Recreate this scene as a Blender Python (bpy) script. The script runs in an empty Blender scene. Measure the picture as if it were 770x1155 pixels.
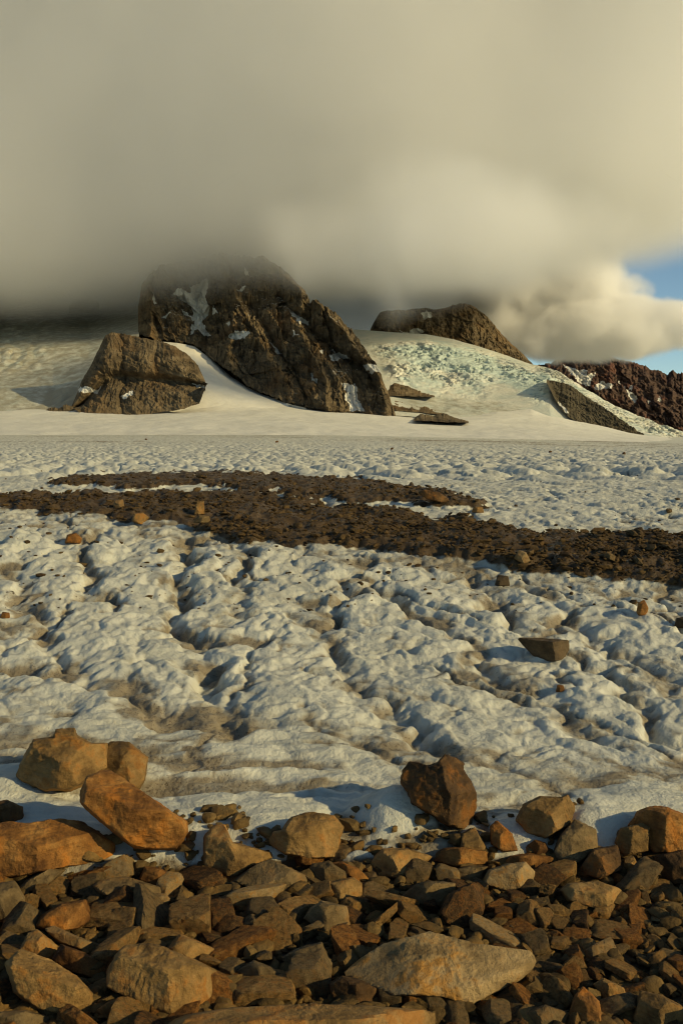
import bpy, bmesh, math, random
import numpy as np

# ------------------------------------------------------------------ basics
SC = bpy.context.scene
COL = SC.collection
random.seed(7)
EYE = 2.4
PITCH = math.radians(5.0)
F = 35.0 / 36.0 * 1155.0
CP, SP = math.cos(PITCH), math.sin(PITCH)


def ray(px, py):
    a = (px - 385.0) / F
    b = (577.5 - py) / F
    return np.array([a, CP + b * SP, -SP + b * CP])


def at_dist(px, py, Y):
    """world points on the sight line of (px, py) at horizontal distance Y"""
    px = np.asarray(px, float); py = np.asarray(py, float); Y = np.asarray(Y, float)
    a = (px - 385.0) / F
    b = (577.5 - py) / F
    dy = CP + b * SP
    t = Y / dy
    return a * t, Y + 0 * t, EYE + t * (-SP + b * CP)


def project(X, Y, Z):
    dz = Z - EYE
    depth = Y * CP - dz * SP
    up = Y * SP + dz * CP
    return 385.0 + F * X / depth, 577.5 - F * up / depth


# ------------------------------------------------------------------ noise
def _h(ix, iy, iz, seed):
    n = (ix.astype(np.int64) * 374761393 + iy.astype(np.int64) * 668265263
         + iz.astype(np.int64) * 2147483647 + seed * 974634777) & 0xFFFFFFFF
    n = ((n ^ (n >> 13)) * 1274126177) & 0xFFFFFFFF
    n = ((n ^ (n >> 15)) * 2246822519) & 0xFFFFFFFF
    return (n ^ (n >> 16)) & 0xFFFFFFFF


def perlin2(x, y, seed=0):
    xi = np.floor(x); yi = np.floor(y)
    fx = x - xi; fy = y - yi
    u = fx * fx * fx * (fx * (fx * 6 - 15) + 10)
    v = fy * fy * fy * (fy * (fy * 6 - 15) + 10)
    z0 = np.zeros(1, np.int64)
    r = []
    for oy in (0, 1):
        for ox in (0, 1):
            a = _h(xi + ox, yi + oy, z0, seed) * (2 * math.pi / 4294967296.0)
            r.append(np.cos(a) * (fx - ox) + np.sin(a) * (fy - oy))
    return 1.5 * ((r[0] * (1 - u) + r[1] * u) * (1 - v) + (r[2] * (1 - u) + r[3] * u) * v)


def fbm2(x, y, oct=4, seed=0, gain=0.5):
    s = 0; a = 1.0; n = 0
    for i in range(oct):
        s = s + a * perlin2(x * 2.03 ** i, y * 2.03 ** i, seed + i * 17)
        n += a; a *= gain
    return s / n


_G3 = np.array([[1, 1, 0], [-1, 1, 0], [1, -1, 0], [-1, -1, 0], [1, 0, 1], [-1, 0, 1], [1, 0, -1], [-1, 0, -1],
                [0, 1, 1], [0, -1, 1], [0, 1, -1], [0, -1, -1], [1, 1, 0], [0, -1, 1], [-1, 1, 0], [0, -1, -1]], float)


def perlin3(x, y, z, seed=0):
    xi = np.floor(x); yi = np.floor(y); zi = np.floor(z)
    fx = x - xi; fy = y - yi; fz = z - zi
    u = fx * fx * fx * (fx * (fx * 6 - 15) + 10)
    v = fy * fy * fy * (fy * (fy * 6 - 15) + 10)
    w = fz * fz * fz * (fz * (fz * 6 - 15) + 10)
    out = 0
    for oz in (0, 1):
        for oy in (0, 1):
            for ox in (0, 1):
                g = _G3[_h(xi + ox, yi + oy, zi + oz, seed) & 15]
                d = g[..., 0] * (fx - ox) + g[..., 1] * (fy - oy) + g[..., 2] * (fz - oz)
                out = out + d * (u if ox else 1 - u) * (v if oy else 1 - v) * (w if oz else 1 - w)
    return out


def fbm3(x, y, z, oct=4, seed=0, gain=0.5):
    s = 0; a = 1.0; n = 0
    for i in range(oct):
        k = 2.03 ** i
        s = s + a * perlin3(x * k, y * k, z * k, seed + i * 13)
        n += a; a *= gain
    return s / n


def ridged3(x, y, z, oct=4, seed=0, gain=0.5):
    s = 0; a = 1.0; n = 0
    for i in range(oct):
        k = 2.03 ** i
        s = s + a * (1 - 2 * np.abs(perlin3(x * k, y * k, z * k, seed + i * 13)))
        n += a; a *= gain
    return s / n


def worley2(x, y, seed=0, jit=0.9, full=False):
    xi = np.floor(x); yi = np.floor(y)
    f1 = np.full(x.shape, 9.0); f2 = np.full(x.shape, 9.0)
    idv = np.zeros(x.shape)
    bx = np.zeros(x.shape); by = np.zeros(x.shape)
    z0 = np.zeros(1, np.int64)
    for oy in (-1, 0, 1):
        for ox in (-1, 0, 1):
            cx = xi + ox; cy = yi + oy
            hx = _h(cx, cy, z0, seed); hy = _h(cx, cy, z0, seed + 101)
            ex = cx + 0.5 + jit * (hx / 4294967296.0 - .5) - x
            ey = cy + 0.5 + jit * (hy / 4294967296.0 - .5) - y
            d = np.hypot(ex, ey)
            nearer = d < f1
            f2 = np.where(nearer, f1, np.minimum(f2, d))
            idv = np.where(nearer, (hx ^ hy) / 4294967296.0, idv)
            bx = np.where(nearer, ex, bx); by = np.where(nearer, ey, by)
            f1 = np.where(nearer, d, f1)
    if full:
        return f1, f2, idv, bx, by
    return f1, f2, idv


def slabs2(x, y, seed=0):
    """broken planes: every cell is a tilted facet"""
    f1, f2, idv, bx, by = worley2(x, y, seed, .95, True)
    a = idv * 40.0
    return (idv * 7.3 % 1.0 - .5) + 1.1 * (np.cos(a) * bx + np.sin(a) * by)


def sstep(a, b, x):
    t = np.clip((x - a) / (b - a), 0, 1)
    return t * t * (3 - 2 * t)


# ------------------------------------------------------------------ mesh helpers
def grid_faces(nr, nc):
    i = np.arange(nr * nc).reshape(nr, nc)
    return np.stack([i[:-1, :-1], i[:-1, 1:], i[1:, 1:], i[1:, :-1]], -1).reshape(-1, 4)


def mesh_from(name, verts, faces, attrs=None, smooth=True):
    me = bpy.data.meshes.new(name)
    verts = np.ascontiguousarray(verts, np.float32); faces = np.ascontiguousarray(faces, np.int32)
    k = faces.shape[1]
    me.vertices.add(len(verts)); me.vertices.foreach_set('co', verts.ravel())
    me.loops.add(faces.size); me.loops.foreach_set('vertex_index', faces.ravel())
    me.polygons.add(len(faces))
    me.polygons.foreach_set('loop_start', np.arange(0, faces.size, k, dtype=np.int32))
    me.update(calc_edges=True)
    me.polygons.foreach_set('use_smooth', np.full(len(faces), smooth))
    for an, av in (attrs or {}).items():
        a = me.attributes.new(an, 'FLOAT', 'POINT')
        a.data.foreach_set('value', np.ascontiguousarray(av, np.float32).ravel())
    return me


def link(name, me, mat=None, loc=(0, 0, 0)):
    o = bpy.data.objects.new(name, me)
    COL.objects.link(o)
    o.location = loc
    if mat:
        me.materials.append(mat)
    return o


def tag(o, label=None, cat=None, group=None, kind=None):
    if label: o['label'] = label
    if cat: o['category'] = cat
    if group: o['group'] = group
    if kind: o['kind'] = kind
    return o


# ------------------------------------------------------------------ materials
class NT:
    def __init__(self, name):
        self.m = bpy.data.materials.new(name)
        self.m.use_nodes = True
        self.t = self.m.node_tree
        self.t.nodes.clear()
        self.out = self.t.nodes.new('ShaderNodeOutputMaterial')

    def n(self, typ, **kw):
        nd = self.t.nodes.new('ShaderNode' + typ)
        for k, v in kw.items():
            setattr(nd, k, v)
        return nd

    def put(self, sock, v):
        if isinstance(v, bpy.types.NodeSocket):
            self.t.links.new(v, sock)
        elif isinstance(v, tuple) and len(v) == 3 and sock.type == 'RGBA':
            sock.default_value = (*v, 1)
        else:
            sock.default_value = v

    def math(self, op, a, b=0.0, c=0.0, clamp=False):
        nd = self.n('Math', operation=op, use_clamp=clamp)
        self.put(nd.inputs[0], a); self.put(nd.inputs[1], b); self.put(nd.inputs[2], c)
        return nd.outputs[0]

    def noise(self, vec, scale, detail=4, rough=0.55, dist=0.0, kind='FBM', lac=2.0):
        nd = self.n('TexNoise')
        try:
            nd.noise_type = kind
        except Exception:
            pass
        self.put(nd.inputs['Vector'], vec); nd.inputs['Scale'].default_value = scale
        nd.inputs['Detail'].default_value = detail; nd.inputs['Roughness'].default_value = rough
        nd.inputs['Distortion'].default_value = dist; nd.inputs['Lacunarity'].default_value = lac
        return nd.outputs['Fac']

    def mix(self, f, a, b):
        nd = self.n('Mix', data_type='RGBA')
        self.put(nd.inputs[0], f); self.put(nd.inputs[6], a); self.put(nd.inputs[7], b)
        return nd.outputs[2]

    def mulc(self, a, b, f=1.0):
        nd = self.n('Mix', data_type='RGBA', blend_type='MULTIPLY')
        self.put(nd.inputs[0], f); self.put(nd.inputs[6], a); self.put(nd.inputs[7], b)
        return nd.outputs[2]

    def ramp(self, v, stops, interp='LINEAR'):
        nd = self.n('ValToRGB')
        nd.color_ramp.interpolation = interp
        el = nd.color_ramp.elements
        while len(el) < len(stops): el.new(0.5)
        for e, (p, c) in zip(el, stops):
            e.position = p
            e.color = (*c, 1) if isinstance(c, tuple) else (c, c, c, 1)
        self.put(nd.inputs[0], v)
        return nd.outputs[0]

    def rng(self, v, a, b, lo=0.0, hi=1.0, smooth=True):
        nd = self.n('MapRange', interpolation_type='SMOOTHSTEP' if smooth else 'LINEAR', clamp=True)
        self.put(nd.inputs[0], v)
        nd.inputs[1].default_value = a; nd.inputs[2].default_value = b
        nd.inputs[3].default_value = lo; nd.inputs[4].default_value = hi
        return nd.outputs[0]

    def attr(self, name):
        return self.n('Attribute', attribute_name=name).outputs['Fac']

    def coord(self, which='Object'):
        return self.n('TexCoord').outputs[which]

    def mapping(self, vec, scale=(1, 1, 1), rot=(0, 0, 0), loc=(0, 0, 0)):
        nd = self.n('Mapping')
        self.put(nd.inputs[0], vec)
        nd.inputs['Scale'].default_value = scale; nd.inputs['Rotation'].default_value = rot
        nd.inputs['Location'].default_value = loc
        return nd.outputs[0]

    def bump(self, h, strength=0.5, dist=0.02, normal=None):
        nd = self.n('Bump')
        nd.inputs['Strength'].default_value = strength; nd.inputs['Distance'].default_value = dist
        self.put(nd.inputs['Height'], h)
        if normal is not None: self.put(nd.inputs['Normal'], normal)
        return nd.outputs[0]

    def surf(self, color, rough=0.8, normal=None, spec=0.3, sss=0.0, sss_r=(0.02, 0.025, 0.03)):
        b = self.n('BsdfPrincipled')
        self.put(b.inputs['Base Color'], color); self.put(b.inputs['Roughness'], rough)
        b.inputs['Specular IOR Level'].default_value = spec
        if sss:
            b.inputs['Subsurface Weight'].default_value = sss
            b.inputs['Subsurface Radius'].default_value = sss_r
            b.inputs['Subsurface Scale'].default_value = 1.0
        if normal is not None: self.put(b.inputs['Normal'], normal)
        self.t.links.new(b.outputs[0], self.out.inputs[0])
        return self.m


def mat_ice():
    m = NT('glacier ice')
    p = m.coord()
    big = m.noise(p, 0.9, 5, 0.6)
    mid = m.noise(p, 5.0, 6, 0.62)
    fine = m.noise(p, 38.0, 4, 0.6)
    ice = m.mix(m.rng(big, 0.35, 0.7), (0.60, 0.60, 0.52), (0.50, 0.50, 0.43))
    ice = m.mix(m.rng(mid, 0.5, 0.78, 0, 0.5), ice, (0.35, 0.34, 0.27))
    d = m.attr('dirt_or_shade')
    dd = m.math('ADD', d, m.math('MULTIPLY', m.math('SUBTRACT', mid, 0.5), 1.1))
    ice = m.mix(m.rng(dd, 0.28, 0.95, 0, 0.88), ice, (0.20, 0.155, 0.095))
    grit = m.math('GREATER_THAN', m.noise(p, 60.0, 2, 0.5), m.rng(d, 0.1, 1.0, 0.80, 0.60, False))
    ice = m.mix(m.math('MULTIPLY', grit, 0.75), ice, (0.10, 0.07, 0.04))
    soil = m.mix(m.rng(mid, 0.3, 0.7), (0.060, 0.036, 0.015), (0.11, 0.068, 0.030))
    soil = m.mix(m.rng(fine, 0.4, 0.7), soil, (0.045, 0.03, 0.018))
    r = m.attr('soil')
    col = m.mix(m.rng(m.math('ADD', r, m.math('MULTIPLY', m.math('SUBTRACT', mid, 0.5), 0.5)), 0.40, 0.60), ice, soil)
    n1 = m.bump(mid, 0.7, 0.06)
    n2 = m.bump(fine, 0.7, 0.016, n1)
    ro = m.rng(big, 0.3, 0.7, 0.5, 0.75)
    return m.surf(col, ro, n2, 0.35, .25, (.05, .06, .065))


def mat_snow(name='snow', tint=(0.70, 0.685, 0.62), rockish=True):
    m = NT(name)
    p = m.coord()
    a = m.noise(p, 0.02, 5, 0.6)
    s = m.noise(m.mapping(p, (0.02, 0.02, 0.25)), 1.0, 5, 0.6)
    col = m.mix(m.rng(a, 0.35, 0.75), tint, tuple(c * 0.9 for c in tint))
    col = m.mix(m.rng(s, 0.55, 0.8, 0, 0.35), col, (0.55, 0.52, 0.45))
    d = m.attr('dirt_or_shade')
    col = m.mix(m.rng(m.math('ADD', d, m.math('MULTIPLY', m.math('SUBTRACT', m.noise(p, 0.06, 6, 0.65), 0.5), 1.2)), 0.35, 0.75, 0, 0.85), col, (0.34, 0.29, 0.20))
    n = m.bump(m.noise(p, 0.05, 6, 0.6), 0.5, 3.0)
    return m.surf(col, 0.7, n, 0.25)


def mat_seracs():
    m = NT('broken glacier ice')
    p = m.coord()
    c = m.attr('crev')
    a = m.noise(p, 0.03, 6, 0.65)
    col = m.mix(m.rng(a, 0.35, 0.65), (0.62, 0.61, 0.53), (0.47, 0.51, 0.46))
    blue = m.math('ADD', m.attr('blue'), m.math('MULTIPLY', m.math('SUBTRACT', a, 0.5), 1.6))
    col = m.mix(m.rng(blue, 0.3, 0.8, 0, 0.9), col, (0.44, 0.53, 0.49))
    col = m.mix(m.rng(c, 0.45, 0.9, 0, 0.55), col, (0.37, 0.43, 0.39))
    d = m.math('ADD', m.attr('dirt_or_shade'), m.math('MULTIPLY', m.math('SUBTRACT', m.noise(p, 0.08, 6, 0.65), 0.5), 1.1))
    col = m.mix(m.rng(d, 0.35, 0.75, 0, 0.85), col, (0.26, 0.235, 0.175))  # grime on the icefall; on the side glacier mostly painted cloud shade
    n = m.bump(m.noise(p, 0.15, 6, 0.65), 0.6, 2.0)
    return m.surf(col, 0.55, n, 0.35)


def mat_cliff(name, dark, mid, light, rust, rust_amt=0.4, tilt=0.5):
    m = NT(name)
    p = m.coord()
    strat = m.noise(m.mapping(p, (0.02, 0.02, 0.11), (tilt, 0.25, 0)), 1.0, 7, 0.62, 0.6)
    vert = m.noise(m.mapping(p, (0.10, 0.10, 0.018), (0, 0.2, 0)), 1.0, 7, 0.65, 0.4)
    blot = m.noise(p, 0.022, 6, 0.6)
    fine = m.noise(p, 0.35, 5, 0.65)
    v = m.math('ADD', m.math('MULTIPLY', strat, 0.5), m.math('MULTIPLY', vert, 0.5))
    col = m.ramp(v, [(0.36, dark), (0.50, mid), (0.64, light)])
    col = m.mix(m.rng(blot, 0.48, 0.68, 0, rust_amt), col, rust)
    col = m.mix(m.rng(fine, 0.5, 0.75, 0, 0.5), col, dark)
    s = m.math('ADD', m.attr('snow'), m.math('MULTIPLY', m.math('SUBTRACT', m.noise(p, 0.12, 5, 0.6), 0.5), 0.5))
    sn = m.rng(s, 0.46, 0.56)
    col = m.mix(sn, col, (0.66, 0.645, 0.585))
    n = m.bump(v, 0.8, 6.0)
    n = m.bump(fine, 0.6, 1.6, n)
    return m.surf(col, m.math('SUBTRACT', 0.9, m.math('MULTIPLY', sn, 0.15)), n, 0.2)


def mat_stone(name, a, b, c, rust=(0.20, 0.085, 0.025), rust_amt=0.4, sc=1.0):
    m = NT(name)
    oi = m.n('ObjectInfo')
    off = m.n('VectorMath', operation='SCALE')
    comb = m.n('CombineXYZ')
    for i, k in enumerate((1.0, 7.3, 3.7)):
        m.put(comb.inputs[i], m.math('MULTIPLY', oi.outputs['Random'], 40.0 * k))
    add = m.n('VectorMath', operation='ADD')
    m.put(add.inputs[0], m.coord()); m.put(add.inputs[1], comb.outputs[0])
    p = add.outputs[0]
    big = m.noise(p, 4.5 * sc, 5, 0.6, 0.3)
    lay = m.noise(m.mapping(p, (6 * sc, 6 * sc, 40 * sc), (0.5, 0.4, 0.2)), 1.0, 5, 0.6, 0.5)
    mid = m.noise(p, 16 * sc, 6, 0.65)
    fine = m.noise(p, 110 * sc, 4, 0.65)
    v = m.math('ADD', m.math('MULTIPLY', big, 0.6), m.math('ADD', m.math('MULTIPLY', mid, 0.25), m.math('MULTIPLY', lay, 0.15)))
    col = m.ramp(v, [(0.38, a), (0.5, b), (0.62, c)])
    rr = m.math('ADD', big, m.math('MULTIPLY', m.math('SUBTRACT', mid, 0.5), 0.9))
    rr2 = m.noise(p, 3.1 * sc, 6, 0.65, 0.8)
    col = m.mix(m.rng(m.math('MULTIPLY', rr, rr2), 0.24, 0.38, 0, rust_amt), col, rust)
    col = m.mix(m.rng(fine, 0.52, 0.75, 0, 0.45), col, tuple(x * 0.45 for x in a))
    hv = m.n('HueSaturation')
    m.put(hv.inputs['Value'], m.rng(oi.outputs['Random'], 0, 1, 0.78, 1.22, False))
    m.put(hv.inputs['Color'], col)
    n = m.bump(lay, 0.35, 0.02)
    n = m.bump(mid, 0.8, 0.03, n)
    n = m.bump(fine, 0.5, 0.005, n)
    return m.surf(hv.outputs[0], 0.82, n, 0.22)


ICE = mat_ice()
SNOW = mat_snow()
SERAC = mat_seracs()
CLIFF = mat_cliff('brown cliff rock', (0.040, 0.029, 0.018), (0.120, 0.088, 0.052), (0.22, 0.165, 0.10), (0.19, 0.105, 0.045), 0.45)
CLIFF_RED = mat_cliff('reddish cliff rock', (0.035, 0.024, 0.020), (0.085, 0.052, 0.040), (0.14, 0.09, 0.065), (0.16, 0.065, 0.045), 0.75)
SCREE = mat_cliff('scree slope', (0.05, 0.042, 0.028), (0.085, 0.07, 0.045), (0.12, 0.098, 0.062), (0.12, 0.08, 0.04), 0.3, -0.6)
STONES = {
    'rust': mat_stone('rust stone', (0.073, 0.029, 0.008), (0.198, 0.086, 0.024), (0.374, 0.198, 0.066), (0.312, 0.100, 0.015), 0.7),
    'tan': mat_stone('tan stone', (0.099, 0.054, 0.019), (0.239, 0.140, 0.052), (0.395, 0.248, 0.105), (0.281, 0.108, 0.022), 0.75),
    'grey': mat_stone('grey stone', (0.073, 0.047, 0.021), (0.161, 0.108, 0.051), (0.260, 0.180, 0.090), (0.208, 0.090, 0.022), 0.55),
    'dark': mat_stone('dark stone', (0.033, 0.017, 0.007), (0.088, 0.046, 0.018), (0.177, 0.100, 0.040), (0.208, 0.076, 0.016), 0.8),
    'umber': mat_stone('umber stone', (0.030, 0.020, 0.011), (0.070, 0.048, 0.027), (0.12, 0.085, 0.05), (0.09, 0.05, 0.02), 0.3),
    'pale': mat_stone('pale stone', (0.187, 0.117, 0.051), (0.343, 0.234, 0.113), (0.458, 0.325, 0.174), (0.385, 0.180, 0.043), 0.9),
}
DEBRIS = mat_stone('debris stone', (0.042, 0.024, 0.010), (0.094, 0.056, 0.022), (0.17, 0.11, 0.047), (0.12, 0.06, 0.017), 0.45)
RUBBLE = mat_stone('rubble stone', (0.062, 0.037, 0.013), (0.135, 0.083, 0.031), (0.250, 0.160, 0.063), (0.208, 0.097, 0.022), 0.5)

# ------------------------------------------------------------------ terrain
_YC = np.array([1.0, 2, 4, 6, 7, 9, 11, 12.5, 14, 18, 22, 30, 50, 100, 150, 400, 800, 1200])
_ZC = np.array([-.1, -.06, 0.0, .08, .12, .28, .5, .68, .8, 1.0, 1.05, .85, .2, -.9, -1.6, -4.6, -6.6, -8])
_lg = np.linspace(0, math.log(1200), 600)
_zt = np.interp(_lg, np.log(_YC), _ZC)
_k = np.hanning(25); _k /= _k.sum()
_zt = np.convolve(np.pad(_zt, 12, mode='edge'), _k, 'valid')


def zbase(X, Y):
    z = np.interp(np.log(np.maximum(Y, 1.0)), _lg, _zt)
    t = sstep(60, 400, Y)
    return z - t * 0.026 * (np.sqrt(X * X + 3600) + X - 60) / 2


LX = np.array([-400, 0, 100, 200, 280, 400, 500, 600, 770, 1100])
LO = np.array([575, 583, 592, 603, 624, 626, 640, 654, 672, 700])
HI = np.array([556, 562, 560, 559, 562, 575, 588, 600, 613, 640])
UX = np.array([-400, 40, 90, 250, 330, 400, 480, 540, 575, 1100])
ULO = np.array([545, 552, 553, 553, 562, 572, 574, 578, 577, 577])
UHI = np.array([552, 549, 540, 535, 540, 544, 556, 569, 577, 577])

GROOVES = [  # melt channels: photograph points, width (m), depth (m)
    ([(212, 612), (196, 690), (228, 735), (246, 780), (262, 822)], .13, .20),
    ([(268, 628), (276, 660), (268, 700)], .12, .18),
    ([(98, 606), (103, 645), (118, 690)], .10, .16),
    ([(395, 640), (400, 672), (352, 712)], .12, .15),
    ([(430, 668), (520, 730), (610, 790), (700, 850)], .10, .13),
    ([(520, 648), (600, 710), (690, 775), (775, 838)], .10, .13),
    ([(600, 665), (690, 730), (775, 790)], .10, .12),
    ([(330, 700), (420, 780), (500, 850)], .10, .12),
    ([(0, 745), (90, 772), (180, 800), (262, 822)], .12, .10),
    ([(0, 640), (40, 700), (80, 760)], .10, .12),
]
MOUNDS = [  # rounded ice humps among the boulders: px, py, radius x, radius y, height
    (452, 928, .36, .30, .21), (110, 935, .75, .50, .07), (270, 935, .65, .45, .10), (668, 930, .35, .3, .14),
    (405, 975, .12, .12, .06), (585, 940, .22, .22, .08), (725, 915, .5, .4, .08), (8, 900, .5, .5, .12),
]


def base_hit(px, py):
    d = ray(px, py)
    Y = np.geomspace(1.5, 1100, 3000)
    t = Y / d[1]
    below = np.where(EYE + t * d[2] < zbase(t * d[0], Y))[0]
    i = below[0] if len(below) else -1
    return t[i] * d[0], Y[i]


_GR = []
for pts, w, dep in GROOVES:
    xy = [base_hit(*q) for q in pts]
    _GR.append((np.array(xy), w, dep))
_MO = [(*base_hit(a, b), rx, ry, h) for a, b, rx, ry, h in MOUNDS]


def seg_dist(X, Y, P):
    best = np.full(X.shape, 1e9)
    for (ax, ay), (bx, by) in zip(P[:-1], P[1:]):
        dx, dy = bx - ax, by - ay
        t = np.clip(((X - ax) * dx + (Y - ay) * dy) / (dx * dx + dy * dy), 0, 1)
        best = np.minimum(best, np.hypot(X - ax - t * dx, Y - ay - t * dy))
    return best


def terrain(X, Y):
    zb = zbase(X, Y)
    px, py = project(X, Y, zb)
    nz = fbm2(X * .8, Y * .8, 4, 3)
    nzf = fbm2(X * 2.6, Y * 2.6, 3, 4)
    # moraine bands
    pj = py + 9 * nz + 7 * nzf
    lo = np.interp(px, LX, LO); hi = np.interp(px, LX, HI)
    m1 = sstep(0, 7, pj - hi) * sstep(0, 9, lo - pj)
    ulo = np.interp(px, UX, ULO); uhi = np.interp(px, UX, UHI)
    m2 = sstep(0, 4, pj - uhi) * sstep(0, 4, ulo - pj)
    mor = np.clip(np.maximum(m1, m2), 0, 1) * sstep(9, 11, Y)
    # boulder ground in front
    edge = 965 + 14 * nz + np.interp(px, [0, 120, 230, 300, 385, 480, 560, 770], [16, 20, 6, 0, -8, -4, 0, -6])
    front = sstep(-10, 12, py - edge)
    # hummocks
    far = sstep(20, 60, Y)
    wx = X + .30 * fbm2(X * .9 + 5, Y * .9, 3, 21) + .14 * fbm2(X * 3, Y * 3, 2, 22) + .05 * fbm2(X * 9, Y * 9, 2, 23)
    wy = Y + .40 * fbm2(X * .9, Y * .9 + 9, 3, 31) + .16 * fbm2(X * 3, Y * 3, 2, 32) + .05 * fbm2(X * 9, Y * 9, 2, 33)
    u = .97 * wx + .25 * wy
    v = -.25 * wx + .97 * wy
    rt = sstep(330, 470, px + 30 * nz) * sstep(26, 20, Y)
    fa, fb, fi = worley2(u / .66, v / 1.15, 5)
    ra, rb, ri = worley2((.86 * wx + .51 * wy) / .50, (-.51 * wx + .86 * wy) / 2.0, 15)
    f1 = fa * (1 - rt) + ra * rt; f2 = fb * (1 - rt) + rb * rt; i1 = fi * (1 - rt) + ri * rt
    g1, g2, _ = worley2(u / .27 + 7, v / .42, 6)
    k1, k2, _ = worley2(u / .125 + 3, v / .16, 8)
    dome1 = 1 - np.clip(f1 / .85, 0, 1) ** 1.7
    cre1 = sstep(0.0, .22, f2 - f1)
    dome2 = 1 - np.clip(g1 / .9, 0, 1) ** 1.25
    dome3 = 1 - np.clip(k1 / .9, 0, 1) ** 1.4
    c1, c2, _ = worley2(u / 1.5 + 2, v / 3.4, 9)
    fh1, fh2, fhi = worley2(u / 1.15 + 4, v / 1.9, 27)
    fh3, _, _ = worley2(u / .5 + 4, v / .8, 28)
    crack = sstep(.075, .0, c2 - c1) * sstep(-.25, .15, nz + .1) * sstep(40, 15, Y)
    calm = sstep(755, 860, py) * sstep(520, 330, px)          # smoother streaked ice at the lower left
    calm = np.maximum(calm, .75 * sstep(835, 890, py))
    A = (1 - .48 * calm) * (.55 + .45 * sstep(6, 9, Y)) * (1 - .1 * sstep(24, 40, Y)) * (1 - .6 * sstep(120, 600, Y))
    spur = sstep(55, 5, np.abs(py - lo - 22)) * sstep(520, 380, px)                     # tall humps under the moraine
    h = (.075 * dome1 * (.55 + .75 * i1) * (.75 + .25 * cre1) * (1 + 2.2 * spur) + .105 * dome2 * (.6 + .4 * dome1) + .058 * dome3 - .10 * crack
         + .06 * fbm2(X * 1.3, Y * 1.3, 4, 41) - .09 + .03 * nzf + .018 * fbm2(X * 9, Y * 7, 3, 43))
    hf_ = .42 * (1 - np.clip(fh1 / .9, 0, 1) ** 1.5) * (.5 + .8 * fhi) + .13 * (1 - np.clip(fh3 / .9, 0, 1) ** 1.4) - .25
    ff = sstep(21, 30, Y)
    h = h * A * .54 * (1 - ff) + ff * hf_ * (1 - .35 * sstep(150, 600, Y)) + sstep(50, 180, Y) * (.30 * fbm2(X * .22, Y * .10, 4, 67) + .45 * fbm2(X * .07, Y * .03, 3, 68)) * sstep(900, 500, Y)
    # streaky shelves in the calm ice
    sh = fbm2(X * .7 + .3 * nz, Y * 2.6 + .5 * nz, 4, 51)
    h = h + calm * (.07 * sh + .05 * (1 - np.abs(fbm2(X * 1.1, Y * 4.0, 3, 55)) * 2))
    dirt_or_shade = .34 * (1 - cre1) * sstep(-.25, .3, nz) + .30 * (1 - sstep(0, .2, g2 - g1)) * sstep(-.1, .4, nzf + nz) + .03
    dirt_or_shade = dirt_or_shade + .35 * sstep(0.0, .5, fbm2(X * .5 + 3, Y * .9, 4, 61))
    dirt_or_shade = dirt_or_shade + calm * (.55 * sstep(.12, -.25, sh) + .20) + .16 * sstep(-.1, .5, fbm2(u * 1.6, v * .5, 4, 63)) + .22 * (1 - dome2) * sstep(-.2, .3, nzf)
    dirt_or_shade = dirt_or_shade + .35 * sstep(26, 4, np.abs(py - lo)) * (Y < 30)
    dirt_or_shade = dirt_or_shade + .5 * crack
    dirt_or_shade = dirt_or_shade * (1 - .8 * ff) + ff * .30 * (1 - sstep(0, .25, fh2 - fh1))
    dirt_or_shade = dirt_or_shade + sstep(120, 450, Y) * (.22 + .2 * nz + .55 * sstep(.05, .4, fbm2(X * .006, Y * .03, 4, 65)))
    dirt_or_shade = dirt_or_shade + .45 * sstep(-46, 0, py - edge) * sstep(-.3, .3, nzf + nz) * (Y < 9)
    for P, w, dep in _GR:
        near = (Y < 16)
        d = np.where(near, seg_dist(wx, wy, P), 9)
        d = d + .05 * nzf
        g = np.exp(-(d / w) ** 2)
        h = h - .60 * dep * g * (.6 + .8 * sstep(-.4, .4, nz)); dirt_or_shade = dirt_or_shade + .55 * np.exp(-(d / (w * 1.5)) ** 2) * (.5 + .8 * sstep(-.3, .3, nzf))
    smooth_m = 0
    for mx, my, rx, ry, hh in _MO:
        q = ((X - mx) / rx) ** 2 + ((Y - my) / ry) ** 2
        q = q * (1 + .5 * nz) + .25 * nzf * (q < 2); b = np.clip(1 - q, 0, 1) ** 1.25
        h = h * (1 - .7 * (b > 0) * b) + hh * b
        smooth_m = np.maximum(smooth_m, sstep(0, .3, b))
    dirt_or_shade = dirt_or_shade * (1 - .75 * smooth_m)
    front = front * (1 - smooth_m * sstep(60, 20, py - 930))
    hm = .17 * m1 * (.7 + .5 * nz) + .10 * m2 + .10 * fbm2(X * 1.7, Y * 1.7, 5, 71) * mor + .05 * ridge2(X * 3.1, Y * 3.1)
    h = h * (1 - .85 * mor) + mor * hm
    hf = .05 * fbm2(X * 2.2, Y * 2.2, 5, 81) - .05
    h = h * (1 - front) + front * hf
    return zb + h, np.clip(dirt_or_shade, 0, 1), np.clip(np.maximum(mor, front), 0, 1)


def ridge2(x, y):
    return 1 - 2 * np.abs(fbm2(x, y, 3, 91))


def surf_z(x, y):
    z, _, _ = terrain(np.array([float(x)]), np.array([float(y)]))
    return float(z[0])


def hit(px, py):
    d = ray(px, py)
    Y = np.geomspace(2.2, 900, 5000)
    t = Y / d[1]
    z, _, _ = terrain(t * d[0], Y)
    below = np.where(EYE + t * d[2] < z)[0]
    i = below[0] if len(below) else -1
    return float(t[i] * d[0]), float(Y[i]), float(z[i])


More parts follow.
